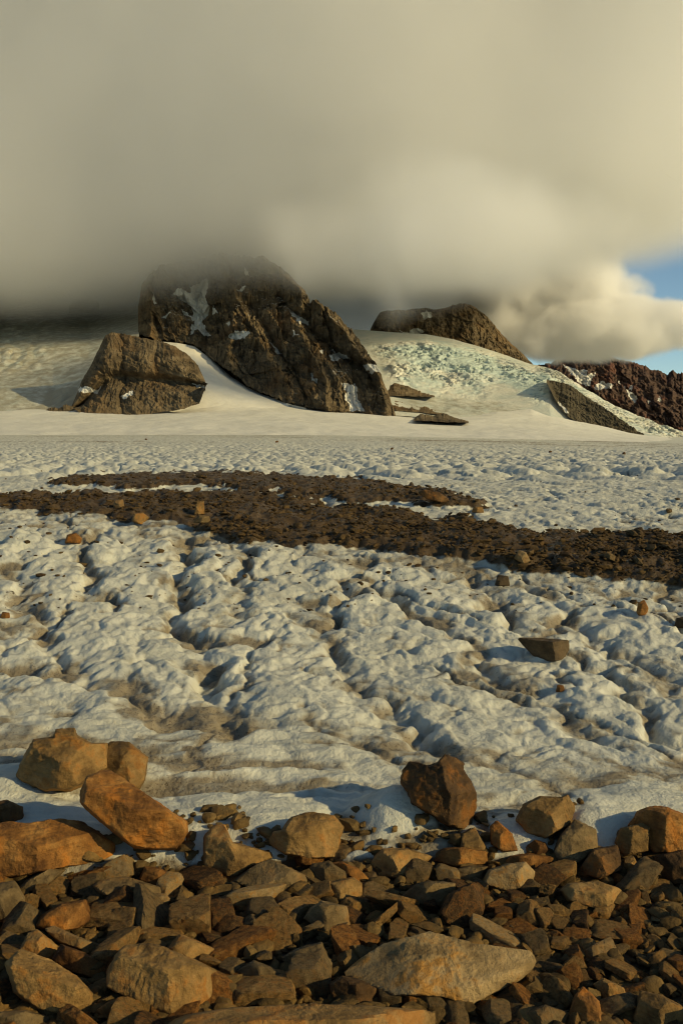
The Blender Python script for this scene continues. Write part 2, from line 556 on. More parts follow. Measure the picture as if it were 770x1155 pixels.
def build_glacier():
    nr, nc = 1450, 1040
    e = .35
    s = np.linspace(0, 1, nr)
    a, b = 2.2 ** -e, 1000.0 ** -e
    Y = (a + (b - a) * s) ** (-1 / e)
    uu = np.linspace(-.66, .66, nc)
    YY = np.repeat(Y[:, None], nc, 1)
    XX = (YY + 2.5 * (1 - sstep(4, 30, YY))) * uu[None, :]
    z, d, so = terrain(XX.ravel(), YY.ravel())
    V = np.stack([XX.ravel(), YY.ravel(), z], 1)
    me = mesh_from('glacier', V, grid_faces(nr, nc), {'dirt_or_shade': d, 'soil': so})
    tag(link('glacier', me, ICE), 'hummocky dirty white glacier ice crossed by brown debris bands', kind='structure')
    # plain ground beyond the modelled ice, so that the land goes on to every side
    g = np.array([[-9000, -400, -14], [9000, -400, -14], [9000, 9000, -14], [-9000, 9000, -14]], float)
    me = mesh_from('ground', g, np.array([[0, 1, 2, 3]]), {'dirt_or_shade': np.full(4, .3), 'soil': np.zeros(4)})
    tag(link('ground', me, ICE), kind='structure')


# ------------------------------------------------------------------ far land: lofted sheets
def curve(pts, x):
    pts = sorted(pts)
    return np.interp(x, [p[0] for p in pts], [p[1] for p in pts])


def in_poly(px, py, poly):
    inside = np.zeros(px.shape, bool)
    n = len(poly)
    for i in range(n):
        x1, y1 = poly[i]; x2, y2 = poly[(i + 1) % n]
        c = ((y1 > py) != (y2 > py)) & (px < (x2 - x1) * (py - y1) / (y2 - y1 + 1e-9) + x1)
        inside ^= c
    return inside


def poly_soft(px, py, poly, w=1.5):
    """+ inside, - outside: signed distance squashed to 0..1"""
    d = np.full(px.shape, 1e9)
    n = len(poly)
    for i in range(n):
        ax, ay = poly[i]; bx, by = poly[(i + 1) % n]
        dx, dy = bx - ax, by - ay
        t = np.clip(((px - ax) * dx + (py - ay) * dy) / (dx * dx + dy * dy + 1e-9), 0, 1)
        d = np.minimum(d, np.hypot(px - ax - t * dx, py - ay - t * dy))
    s = np.where(in_poly(px, py, poly), d, -d)
    return np.clip(.5 + s / (2 * w), 0, 1)


def loft(curves, x0, x1, nc, nr, jag=0.0, jag_f=.12, jag_seed=1, back=True, power=1.0):
    """curves: list of (row points, distance points or number), from the foot up"""
    x = np.linspace(x0, x1, nc)
    if jag:
        curves = [([(q[0], q[1]) for q in c[0]], c[1]) for c in curves]
    rows = np.stack([curve(c[0], x) for c in curves])
    dist = np.stack([curve(c[1], x) if isinstance(c[1], list) else np.full(nc, float(c[1])) for c in curves])
    if jag:
        rows[0] = rows[0] + .9 * jag * fbm2(x * .11, x * 0, 5, jag_seed + 5, .65)
        rows[-1] = rows[-1] + jag * (fbm2(x * jag_f, x * 0, 5, jag_seed, .65) - .55 * np.abs(fbm2(x * jag_f * 2.3, x * 0, 3, jag_seed + 3)))
    t = np.linspace(0, len(curves) - 1, nr)
    i = np.minimum(t.astype(int), len(curves) - 2)
    f = (t - i)[:, None]
    R = rows[i] * (1 - f) + rows[i + 1] * f
    D = dist[i] * (1 - f) + dist[i + 1] * f
    PX = np.repeat(x[None, :], nr, 0)
    X, Y, Z = at_dist(PX, R, D)
    T = np.repeat((t / (len(curves) - 1))[:, None], nc, 1)
    return PX, R, X, Y, Z, T


def sheet(name, mat, PX, R, X, Y, Z, attrs, label, back_depth=120.0):
    """link the sheet; its back edge runs down behind so that it is a solid hill, not a card"""
    nr, nc = X.shape
    bx = X[-1] * (Y[-1] + back_depth) / Y[-1]; by = Y[-1] + back_depth
    V = [np.stack([X, Y, Z], -1).reshape(-1, 3)]
    at = {k: [v.reshape(-1)] for k, v in attrs.items()}
    m = 4
    for j in range(1, m + 1):
        q = j / m
        V.append(np.stack([X[-1] + (bx - X[-1]) * q, Y[-1] + (by - Y[-1]) * q, Z[-1] + (-15 - Z[-1]) * q ** 1.5], -1))
        for k, v in attrs.items(): at[k].append(v[-1])
    V = np.concatenate(V)
    me = mesh_from(name, V, grid_faces(nr + m, nc), {k: np.concatenate(v) for k, v in at.items()})
    return tag(link(name, me, mat), label, kind='structure')


def build_far():
    # --- snowfield
    c0 = [(-500, 497), (0, 497), (200, 499), (385, 502), (600, 508), (770, 514), (1300, 520)]
    c1 = [(-500, 488), (0, 488), (200, 490.5), (385, 493.5), (600, 499.5), (770, 505), (1300, 510)]
    _x = np.arange(-500, 1301, 6.0)
    _c = curve(c1, _x) + 1.3 * fbm2(_x * .03, _x * 0, 5, 77, .6)
    c1 = list(zip(_x, _c))
    c2 = [(-500, 478), (0, 477), (100, 476), (230, 474), (330, 475), (450, 481), (520, 485), (600, 487), (700, 494), (770, 500), (1300, 506)]
    c3 = [(-500, 466), (0, 464), (85, 463), (150, 466), (230, 463), (290, 464), (380, 467), (440, 470), (500, 474), (560, 474), (620, 477), (660, 482), (720, 491), (770, 497), (1300, 502)]
    c4 = [(-500, 458), (0, 458), (100, 455), (200, 440), (230, 432), (300, 452), (430, 466), (500, 472), (560, 462), (600, 460), (640, 470), (720, 490), (770, 496), (1300, 500)]
    PX, R, X, Y, Z, T = loft([(c0, 740), (c1, 850), (c2, 1000), (c3, 1130), (c4, 1260)], -500, 1300, 700, 140)
    Z = Z + 1.8 * fbm2(X * .012, Y * .012, 4, 5) + .8 * fbm2(X * .04, Y * .04, 4, 6)
    d = .34 * sstep(-7, 2, R - np.interp(PX, *zip(*c1))) + .25 * sstep(.15, .45, fbm2(X * .004, Y * .02, 4, 66))
    sheet('snowfield', SNOW, PX, R, X, Y, Z, {'dirt_or_shade': d}, 'smooth sunlit snowfield at the foot of the mountains', 40)

    # --- snow apron between the knob and the big mountain
    lo = [(120, 470), (345, 470)]
    mi = [(120, 420), (180, 420), (230, 432), (300, 452), (345, 463)]
    tp = [(120, 392), (150, 388), (165, 386), (180, 385), (200, 386.5), (220, 391), (240, 406), (260, 424), (280, 437), (300, 446), (320, 454), (345, 460)]
    PX, R, X, Y, Z, T = loft([(lo, 1120), (mi, 1215), (tp, [(120, 1400), (220, 1370), (260, 1320), (345, 1180)])], 146, 345, 220, 120)
    Z = Z + 1.5 * fbm2(X * .02, Y * .02, 4, 15)
    sheet('snow_slope', SNOW, PX, R, X, Y, Z, {'dirt_or_shade': .12 * np.ones_like(X)}, 'bright snow slope curving up between the rock knob and the big mountain', 60)

    # --- glacier on the left, cloud shade painted into its ice colour
    lo = [(-500, 468), (0, 466), (60, 464), (100, 462), (175, 460)]
    m1 = [(-500, 440), (0, 440), (60, 444), (100, 430), (175, 410)]
    m2 = [(-500, 400), (0, 395), (60, 392), (100, 390), (175, 372)]
    tp = [(-500, 318), (0, 336), (60, 336), (100, 340), (150, 330), (175, 326)]
    PX, R, X, Y, Z, T = loft([(lo, 1140), (m1, 1210), (m2, 1380), (tp, 1850)], -500, 157, 420, 260)
    f1, f2, idv = worley2(X / 16 + .4 * fbm2(X * .02, Y * .02, 3, 3), Y / 22, 11)
    zone = np.maximum(poly_soft(PX, R, [(-500, 345), (20, 350), (58, 362), (50, 400), (36, 420), (-500, 440)], 12),
                      poly_soft(PX, R, [(45, 462), (62, 442), (100, 425), (100, 470)], 8))
    zone = np.clip(zone + .5 * fbm2(X * .02, Y * .02, 3, 33) * (zone > .02), 0, 1)
    cre = 1 - sstep(0, .25, f2 - f1)
    Z = Z + 3.0 * fbm2(X * .012, Y * .012, 5, 25) + zone * (5 * (1 - f1) * (.4 + idv) - 3)
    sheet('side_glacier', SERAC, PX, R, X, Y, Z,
          {'crev': cre * zone, 'dirt_or_shade': .60 + .5 * poly_soft(PX, R, [(45, 466), (58, 442), (95, 440), (100, 470)], 5), 'blue': .3 * zone},  # overall value paints in cloud shade, foot patch adds grime
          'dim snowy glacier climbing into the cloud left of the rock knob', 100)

    # --- icefall on the right and its tongue
    lo = [(380, 466), (440, 468), (470, 470), (500, 474), (560, 478), (620, 480), (660, 486), (720, 496), (770, 500), (1100, 505)]
    m1 = [(380, 440), (440, 440), (500, 450), (560, 450), (600, 446), (620, 440), (660, 458), (700, 476), (770, 497), (1100, 503)]
    m2 = [(380, 392), (440, 388), (480, 388), (520, 394), (560, 404), (600, 418), (620, 424), (650, 440), (690, 463), (730, 480), (770, 491), (1100, 500)]
    tp = [(380, 371), (420, 373), (450, 375), (480, 376.5), (510, 382), (540, 391), (570, 401), (600, 411), (618, 414), (632, 420), (648, 431), (662, 440), (682, 452), (702, 462), (722, 470), (742, 478), (770, 487), (1100, 497)]
    dm = [(380, 1290), (600, 1300), (640, 1330), (1100, 1340)]
    PX, R, X, Y, Z, T = loft([(lo, [(380, 1180), (1100, 1190)]), (m1, dm), (m2, [(380, 1480), (560, 1450), (620, 1390), (1100, 1380)]),
                              (tp, [(380, 1620), (560, 1540), (640, 1430), (1100, 1400)])], 380, 1100, 640, 300)
    z1 = poly_soft(PX, R, [(422, 392), (470, 386), (520, 392), (560, 404), (590, 416), (612, 424), (618, 440), (612, 455), (592, 447), (575, 432), (548, 440), (540, 448), (500, 447), (462, 440), (440, 425)], 6)
    z2 = poly_soft(PX, R, [(600, 412), (618, 414), (648, 431), (702, 462), (775, 488), (775, 497), (720, 488), (690, 470), (650, 446), (620, 434)], 3)
    zone = np.clip(np.maximum(z1, z2) * (.85 + .5 * fbm2(X * .02, Y * .02, 3, 44)), 0, 1)
    a = X + .35 * Z
    b_ = Z * 1.5 + Y * .18
    wa = 1.2 * fbm2(X * .015, Z * .03, 4, 45); wb = 1.2 * fbm2(X * .015 + 9, Z * .03, 4, 49)
    s1 = slabs2(a / 13 + wa, b_ / 9 + wb, 46)
    s2 = slabs2(a / 5.5 + wa * 2, b_ / 4.2 + wb * 2, 47)
    s3 = slabs2(a / 2.4 + wa * 3, b_ / 2.0, 48)
    rg = 1 - np.abs(fbm2(a * .05 + wa, b_ * .16 + wb, 4, 52)) * 2.6
    cre = sstep(.62, .95, rg)
    zone = zone * (.30 + .70 * sstep(-.3, .15, fbm2(X * .012 + 3, Z * .03, 3, 61)))
    disp = 8 * fbm2(X * .01, Z * .03, 4, 62) * z1 + zone * (4.2 * slabs2(a / 24 + wa, b_ / 15 + wb, 56) + 2.6 * s1 + .9 * s2 + .25 * s3 - 5.5 * cre + 1.5)
    Y2 = Y - disp * 1.0
    Z2 = Z + disp * .45 + 1.5 * fbm2(X * .015, Y * .015, 4, 48)
    dirt_or_shade = .1 + .55 * poly_soft(PX, R, [(440, 440), (500, 446), (560, 450), (600, 462), (600, 474), (520, 472), (460, 470)], 6) * .8 \
        + .35 * poly_soft(PX, R, [(400, 376), (445, 388), (470, 400), (440, 430), (420, 410)], 6)
    blue = .75 * poly_soft(PX, R, [(440, 386), (500, 386), (560, 404), (560, 418), (500, 412), (450, 402)], 8) + .75 * poly_soft(PX, R, [(560, 416), (612, 426), (618, 450), (585, 440)], 8) \
        + .45 * z1 + .4 * z2
    sheet('icefall', SERAC, PX, R, X, Y2, Z2, {'crev': cre * zone, 'dirt_or_shade': dirt_or_shade, 'blue': blue * 1.0},
          'pale blue green icefall of broken seracs pouring down right of the big mountain', 150)

    # --- rock masses
    def cliff(name, mat, bottom, top, rb, rt, x0, x1, nc, nr, amp, seed, label, snows=(), jag=3.0, gully=1.0, scale=1.0, profile=None, lean=0.0, ridges=(), ledges=0.0):
        PX, R, X, Y, Z, T = loft([(bottom, rb), (top, rt)], x0, x1, nc, nr, jag, .13, seed)
        if profile is not None:
            Y = Y + profile(T, PX)
        env = np.sin(np.clip(T, 0, 1) * math.pi) ** .5 * .8 + .2
        ends = sstep(0, 12, PX - x0) * sstep(0, 12, x1 - PX)
        s = scale
        wv = fbm3(X * .012 / s, Y * .012 / s, Z * .012 / s, 3, seed)
        sx = X + lean * Z
        r1 = ridged3(sx * .014 / s + wv * .6, Y * .003 / s, Z * .006 / s + wv * .6, 2, seed + 1)
        ax = (sx + 10 * s * wv) / s; az = (Z + .55 * X + 12 * s * wv) / s
        s1 = slabs2(ax / 46, az / 70, seed + 2)
        s2 = slabs2(ax / 17, az / 30, seed + 5)
        s3 = slabs2(ax / 6.5, az / 12, seed + 6)
        s4 = slabs2(ax / 3.0, az / 4.5, seed + 7)
        st = fbm3(X * .02 / s, Y * .02 / s, (Z + .45 * X) * .10 / s, 4, seed + 3)
        rf = fbm3(X * .16 / s, Y * .16 / s, Z * .10 / s, 4, seed + 4)
        dsp = amp * env * (gully * (.50 * r1 + .34 * s1 + .30 * s2 + .17 * s3 + .07 * s4) + .36 * st + .18 * rf)
        for pl, wd, k in ridges:
            dl = seg_dist(PX + 16 * wv + 6 * st, R + 9 * wv + 5 * fbm3(X * .03, Y * .03, Z * .03, 3, seed + 20), pl)
            dsp = dsp + amp * k * np.exp(-dl / wd) * ends
        cut = np.zeros_like(X)
        for pg in snows:
            cut = np.maximum(cut, poly_soft(PX, R, pg, 5))
        dsp = dsp - amp * .35 * cut
        Y2 = Y - dsp * (.25 + .75 * ends)
        X2 = X * Y2 / Y + .10 * amp * st * ends
        Z2 = Z + .22 * amp * env * (st + .5 * rf) * ends * (T < .995)
        snow = np.zeros_like(X)
        for pg in snows:
            snow = np.maximum(snow, poly_soft(PX + 4.5 * fbm2(X * .06, Z * .06, 4, seed + 9, .65), R + 4.5 * fbm2(X * .06, Z * .06, 4, seed + 10, .65), pg, 2.6))
        if ledges:
            dz = np.gradient(Z2, axis=0); dy = np.gradient(Y2, axis=0)
            back = sstep(1.0, 3.2, dy / (np.abs(dz) + .15))
            snow = np.maximum(snow, ledges * back * sstep(.0, .35, fbm3(X * .015, Y * .015, Z * .02, 3, seed + 30)) * (T < .97))
        return sheet(name, mat, PX, R, X2, Y2, Z2, {'snow': snow}, label, 150)

    # big mountain
    bottom = [(156, 378), (180, 384), (200, 385), (215, 387), (225, 392), (235, 402), (245, 409), (255, 417), (270, 427), (285, 438), (300, 445), (320, 453), (345, 460), (370, 464), (395, 465), (410, 466), (425, 469), (446, 471)]
    top = [(156, 346), (160, 322), (166, 314), (180, 303), (200, 296), (250, 288), (295, 292), (312, 302), (325, 310), (337, 325), (350, 341), (358, 343), (370, 349), (380, 355), (387, 365), (395, 373), (405, 383), (412, 396), (420, 406), (428, 420), (436, 440), (446, 468)]
    rb = [(156, 1400), (220, 1370), (245, 1325), (300, 1235), (350, 1195), (446, 1165)]
    rt = [(156, 1460), (220, 1500), (300, 1440), (350, 1370), (400, 1290), (446, 1180)]
    snows = [
        [(229, 312), (234, 316), (232, 335), (236, 352), (228, 362), (233, 370), (238, 377), (228, 376), (222, 372), (215, 378), (219, 362), (205, 350), (212, 351), (217, 357), (218, 350), (211, 340), (194, 331), (205, 326), (214, 330), (215, 322), (226, 318)],
        [(257, 377), (265, 374), (282, 376), (275, 383), (258, 383)], [(266, 329), (277, 323), (272, 331)],
        [(324, 350), (335, 355), (347, 362), (349, 369), (338, 364)], [(372, 391), (388, 399), (396, 407), (384, 402)],
        [(383, 433), (397, 435), (403, 445), (412, 464), (395, 462), (387, 450), (392, 442)], [(371, 401), (380, 398), (384, 404), (373, 407)],
        [(409, 411), (425, 414), (438, 423), (416, 421)], [(360, 396), (366, 396), (364, 401)], [(255, 366), (260, 366), (258, 370)], [(183, 356), (192, 355), (186, 359)],
        [(240, 345), (246, 352), (241, 354)], [(305, 385), (318, 398), (312, 398)], [(330, 372), (338, 380), (331, 379)], [(350, 420), (358, 432), (351, 430)], [(275, 300), (282, 312), (277, 312)], [(400, 430), (404, 444), (399, 441)], [(172, 330), (178, 345), (174, 345)],
    ]
    cliff('mountain', CLIFF, bottom, top, rb, rt, 156, 446, 640, 380, 26, 101,
          'broad brown rock mountain with its summit in cloud and a snow couloir', snows, 7.0, 1.0, 1.0, lean=.25, ledges=.8, ridges=[
              ([(296, 292), (335, 330), (358, 345), (392, 380), (425, 425), (440, 465)], 8, 1.1),
              ([(250, 290), (268, 340), (292, 380), (318, 425), (372, 462)], 10, .75), ([(185, 305), (176, 345), (168, 384)], 8, .9),
              ([(268, 340), (255, 385), (262, 415)], 8, .7), ([(335, 330), (342, 385), (362, 430), (372, 460)], 7, .8),
              ([(232, 312), (226, 345), (230, 382)], 7, -.9), ([(318, 335), (345, 366), (385, 402), (412, 416), (425, 440)], 6, -1.2), ([(285, 345), (318, 395), (345, 450)], 6, -.8)])
    # knob with an overhung ledge
    bottom = [(84, 461), (92, 467), (105, 465), (120, 468), (150, 468), (160, 469), (180, 465), (205, 462), (225, 455), (233, 434)]
    top = [(84, 458), (95, 430), (105, 413), (112, 399), (121, 380), (128, 376), (140, 377), (160, 382), (180, 385), (200, 392), (215, 402), (225, 413), (230, 424), (233, 431)]

    def ledge(T, PX):
        return 16 * sstep(.25, .47, T) * sstep(.56, .47, T) - 10 * sstep(.5, .7, T) + 30 * sstep(.75, 1.0, T) ** 2 * 0
    cliff('rock_knob', CLIFF, bottom, top, 1105, 1165, 84, 233, 420, 260, 11, 202,
          'rounded brown rock knob standing out of the snow before the big mountain',
          [[(90, 439), (98, 434), (105, 440), (112, 437), (108, 444), (96, 443)], [(136, 447), (148, 440), (150, 443), (140, 452)], [(214, 432), (225, 434), (233, 438), (222, 436)]],
          2.2, .45, .6, ledge, .1, ridges=[([(160, 380), (158, 420), (150, 466)], 9, .35), ([(200, 392), (205, 425), (200, 460)], 9, .4), ([(130, 378), (118, 420), (110, 464)], 8, .4),
          ([(180, 386), (182, 425)], 3, -.35), ([(140, 380), (137, 430), (136, 466)], 3, -.5)])
    # low outcrops
    cliff('rock_outcrop', CLIFF, [(50, 467), (70, 468), (88, 469)], [(50, 464), (58, 459), (66, 461), (75, 456), (88, 462)], 1112, 1130, 50, 88, 120, 40, 4, 303,
          'low broken rock outcrop at the left foot of the rock knob', (), 2)
    cliff('rock_outcrop', CLIFF, [(78, 349), (92, 349), (112, 346)], [(78, 344), (85, 338), (98, 335), (112, 341)], 1640, 1700, 78, 112, 120, 40, 5, 304,
          'dark rock rib showing under the cloud high on the dim glacier', (), 2)
    for bt, tp2, x0, x1, lab, sd in (
        ([(432, 462), (470, 465), (500, 468)], [(432, 458), (445, 452), (462, 456), (480, 458), (500, 464)], 432, 500, 'flat dark rock rib lying in the snow under the icefall', 311),
        ([(466, 474), (500, 476), (528, 477)], [(466, 472), (474, 467), (488, 469), (500, 466), (512, 471), (528, 475)], 466, 528, 'lowest dark rock rib in the snow under the icefall', 312),
        ([(436, 446), (460, 447), (490, 448)], [(436, 438), (445, 432), (460, 436), (475, 442), (490, 446)], 436, 490, 'uppermost rubble rib between mountain and icefall', 313)):
        cliff('rock_rib', CLIFF, bt, tp2, {311: 1200, 312: 1050, 313: 1262}[sd], {311: 1245, 312: 1150, 313: 1310}[sd], x0, x1, 160, 40, 5, sd, lab,
              (), 1.8, .6, .4)
    # brown slope under the ice tongue
    bottom = [(616, 431), (622, 444), (632, 461), (642, 471), (660, 480), (690, 490), (726, 494)]
    top = [(616, 428), (630, 431), (642, 434), (655, 444), (670, 453), (690, 466), (705, 477), (726, 490)]
    cliff('scree_slope', SCREE, bottom, top, [(616, 1290), (640, 1225), (726, 1190)], [(616, 1345), (660, 1290), (726, 1205)], 616, 726, 260, 120, 9, 404,
          'olive brown scree slope below the ice tongue on the right',
          [[(630, 451), (634, 455), (641, 465), (637, 467), (632, 458)]], 3.0, .7, .5)
    # second peak
    bottom = [(410, 430), (620, 430)]
    top = [(410, 392), (417, 374), (422, 362), (429, 352), (440, 350), (455, 350), (470, 348), (480, 348), (490, 349), (500, 348), (510, 345), (520, 342), (530, 344), (540, 350), (550, 358), (560, 371), (575, 387), (590, 400), (602, 412), (620, 420)]
    cliff('mountain', CLIFF, bottom, top, 1800, 1960, 410, 620, 420, 240, 22, 505,
          'lower brown peak behind the icefall with cloud touching its top',
          [[(474, 353), (484, 351), (487, 357), (478, 360)], [(452, 373), (470, 370), (478, 375), (460, 378)]], 2.5, 1.0, 1.2)
    # red mountain
    bottom = [(600, 520), (1300, 530)]
    top = [(600, 414), (625, 408), (640, 401), (650, 398), (660, 397), (680, 400), (700, 406), (720, 411), (735, 417), (745, 419), (752, 424), (756, 417), (763, 422), (768, 420), (776, 427), (800, 430), (860, 418), (950, 432), (1100, 424), (1300, 450)]
    cliff('mountain', CLIFF_RED, bottom, top, 2330, 2700, 600, 1300, 800, 260, 40, 606,
          'dark reddish mountain range partly in cloud at the right edge',
          [[(631, 410), (646, 416), (661, 419), (660, 423), (672, 420), (667, 430), (665, 436), (653, 433)], [(669, 436), (680, 429), (692, 436), (676, 440)], [(703, 436), (712, 441), (717, 450), (716, 455), (705, 443)],
           [(730, 447), (733, 452), (731, 455)], [(696, 428), (700, 432), (697, 434)], [(742, 445), (745, 452), (742, 453)], [(709, 436), (714, 436), (713, 441)]], 5.0, 1.0, 1.4)


# ------------------------------------------------------------------ clouds (real volumes)
def cloud(name, label, loc, half, dens, soft, amp, nscale, seed, rate=.3, p=4.0, low=None, detail=5, albedo=.99, aniso=0.0, rot=0.0, stretch=(1, 1, 1)):
    bm = bmesh.new()
    bmesh.ops.create_cube(bm, size=2.0)
    bmesh.ops.subdivide_edges(bm, edges=bm.edges[:], cuts=7, use_grid_fill=True)
    for v in bm.verts:                                   # rounded box
        x, y, z = v.co
        r = (abs(x) ** p + abs(y) ** p + abs(z) ** p) ** (1 / p)
        v.co *= 1.04 / r
    me = bpy.data.meshes.new(name); bm.to_mesh(me); bm.free()
    m = NT(name)
    pc = m.coord()
    pos = m.n('NewGeometry').outputs['Position']
    sep = m.n('SeparateXYZ'); m.put(sep.inputs[0], pc)
    pw = [m.math('POWER', m.math('ABSOLUTE', sep.outputs[i]), p) for i in range(3)]
    r = m.math('POWER', m.math('ADD', pw[0], m.math('ADD', pw[1], pw[2])), 1 / p)
    n = m.noise(m.mapping(pos, stretch, (0, 0, 0), (seed * 31.0, seed * 17.0, seed * 7.0)), nscale, detail, .55, .2)
    v = m.math('ADD', m.math('SUBTRACT', 1.0, r), m.math('MULTIPLY', m.math('SUBTRACT', n, .62), amp))
    d = m.math('MULTIPLY', m.rng(v, 0.0, soft), dens)
    vs = m.n('VolumeScatter')
    vs.inputs['Color'].default_value = (albedo, albedo, albedo, 1)
    vs.inputs['Anisotropy'].default_value = aniso
    m.put(vs.inputs['Density'], d)
    m.t.links.new(vs.outputs[0], m.out.inputs['Volume'])
    m.m.cycles.volume_step_rate = rate
    o = link(name, me, m.m, loc)
    o.scale = half
    o.rotation_euler.z = rot
    return tag(o, label, kind='stuff')


def build_clouds():
    o = cloud('cloud', 'thick grey tan cloud deck hiding the summits and the upper sky', (-720, 1690, 545), (1560, 570, 400),
              .019, .26, .22, .0024, 3, .25, detail=6)
    o.rotation_euler = (math.radians(7.6), math.radians(-2.9), 0)
    cloud('cloud', 'dark low cloud lobe resting on the dim side glacier at the left', (-520, 1560, 275), (400, 260, 115),
          .018, .5, .7, .008, 9, .3, p=2.0)
    cloud('cloud', 'sunlit ragged cloud hanging in front of the lower brown peak', (115, 1100, 205), (275, 120, 100),
          .018, .9, 1.2, .009, 4, .3, p=2.0, detail=8)
    cloud('cloud', 'brighter billowing cloud bank sagging over the right hand ridges', (520, 2130, 206), (350, 150, 88),
          .040, .25, .85, .011, 5, .3, p=2.0, detail=8)
    cloud('cloud', 'rounded upper billow of the bright cloud bank over the icefall', (400, 2150, 300), (270, 150, 115),
          .040, .22, .80, .010, 14, .3, p=2.0, detail=8)
    cloud('cloud', 'soft pale cloud bank behind the lower brown peak', (80, 2200, 330), (560, 160, 230),
          .025, .4, .8, .006, 6, .3, p=2.0, detail=6)


# ------------------------------------------------------------------ stones
_ICO = {}


def ico(level):
    if level not in _ICO:
        bm = bmesh.new()
        bmesh.ops.create_icosphere(bm, subdivisions=level, radius=1.0)
        bm.verts.ensure_lookup_table()
        v = np.array([q.co[:] for q in bm.verts]); v /= np.linalg.norm(v, axis=1)[:, None]
        f = np.array([[q.index for q in t.verts] for t in bm.faces])
        bm.free()
        _ICO[level] = (v, f)
    return _ICO[level]


def spread(rs, n):
    """n fairly even random directions"""
    pts = []
    while len(pts) < n:
        c = rs.normal(size=(12, 3)); c /= np.linalg.norm(c, axis=1)[:, None]
        if not pts:
            pts.append(c[0]); continue
        dd = np.max(c @ np.array(pts).T, axis=1)
        pts.append(c[np.argmin(dd)])
    return np.array(pts)


def stone_shape(rs, level, n=None, p=30.0, rough=.035, chip=.10, outline=None, front=None, depth=None):
    """faceted stone as a star-shaped body: direction -> distance; returns unit-ish vertices"""
    d, f = ico(level)
    seed = int(rs.integers(1, 100000))
    Q_ = []
    p = p * 3.0
    if outline is None:
        n = n or int(rs.integers(7, 11))
        Q = np.linalg.qr(rs.normal(size=(3, 3)))[0] if rs.uniform() < .0 else np.eye(3)
        N = np.concatenate([Q, -Q, spread(rs, max(2, n - 5))])
        N = N + rs.normal(size=N.shape) * .20; N /= np.linalg.norm(N, axis=1)[:, None]
        H = np.concatenate([rs.uniform(.62, .85, 6), rs.uniform(.72, 1.02, len(N) - 6)])
    else:
        N = np.array([q[:3] for q in front], float); N /= np.linalg.norm(N, axis=1)[:, None]
        H = np.array([q[3] for q in front])
        # outline: closed polygon (m) around its centre in the local x-z plane
        ang = np.arctan2(d[:, 2], d[:, 0])
        P = np.asarray(outline, float)
        pa = np.arctan2(P[:, 1], P[:, 0])
        rho = np.full(len(d), np.nan)
        cs, sn = np.cos(ang), np.sin(ang)
        best = np.zeros(len(d))
        for i in range(len(P)):
            a, b = P[i], P[(i + 1) % len(P)]
            e = b - a
            den = cs * e[1] - sn * e[0]
            den = np.where(np.abs(den) < 1e-9, 1e-9, den)
            t = (a[0] * e[1] - a[1] * e[0]) / den
            s = (a[0] * sn - a[1] * cs) / den
            ok = (t > 0) & (s >= -1e-6) & (s <= 1 + 1e-6)
            best = np.where(ok, np.maximum(best, t), best)
        best = np.where(best < 1e-6, np.median(best[best > 1e-6]), best)
        flat = np.hypot(d[:, 0], d[:, 2])
        c = fbm3(d[:, 0] * 4, d[:, 1] * 4, d[:, 2] * 4, 3, seed)
        Q_.append(np.clip(flat / (best * (1 + chip * .5 * c)) + .12 * np.abs(d[:, 1]) / np.median(best), 0, None))
    for i, (nn, hh) in enumerate(zip(N, H)):
        c = fbm3(d[:, 0] * 2.2 + i * 3.1, d[:, 1] * 2.2, d[:, 2] * 2.2, 3, seed + i)
        q = np.clip(d @ nn, 0, None) / (hh * (1 + chip * c))
        Q_.append(q)
    if outline is None:
        Q_.append(np.full(len(d), 1 / 1.35))

    def radius():
        qs = np.stack(Q_); qm = qs.max(0)
        return 1 / (qm * ((qs / qm) ** p).sum(0) ** (1 / p))
    # smaller fracture faces knocked off the edges and corners
    r = radius()
    nb = 8 if level >= 5 else 4
    B = spread(rs, nb)
    for nn in B:
        dn = d @ nn
        m = (r * dn).max()
        hh = m * (rs.uniform(.86, .96) if outline is None else rs.uniform(.95, .99))
        Q_.append(np.clip(dn, 0, None) / hh)
    r = radius()
    v = d * r[:, None]
    s = np.median(r)
    w = v / s
    k = rough * s * (.9 * fbm3(w[:, 0] * 2.2, w[:, 1] * 2.2, w[:, 2] * 2.2, 3, seed + 50) + .8 * ridged3(w[:, 0] * 4, w[:, 1] * 4 + w[:, 0] * 2, w[:, 2] * 7, 3, seed + 60) - .3)
    ta = spread(rs, 1)[0]
    lay = (w @ ta) * rs.uniform(5, 9) + 1.3 * fbm3(w[:, 0] * 1.5, w[:, 1] * 1.5, w[:, 2] * 1.5, 3, seed + 80)
    fr_ = lay - np.floor(lay)
    k = k + rough * s * .8 * (sstep(0, .18, fr_) - fr_) * sstep(-.15, .25, fbm3(w[:, 0] * 1.2, w[:, 1] * 1.2 + 5, w[:, 2] * 1.2, 2, seed + 90))
    if level >= 5:
        k = k + rough * s * .30 * fbm3(w[:, 0] * 14, w[:, 1] * 14, w[:, 2] * 18, 3, seed + 70)
    return v + d * k[:, None], f


def stone_mesh(name, v, f, mat, sharp=True):
    me = mesh_from(name, v, f, smooth=True)
    me.materials.append(mat)
    try:
        me.set_sharp_from_angle(angle=math.radians(24))
    except Exception:
        pass
    return me


PLACED = []       # every single stone: x, y, radius, tone, shape word, object, pixel


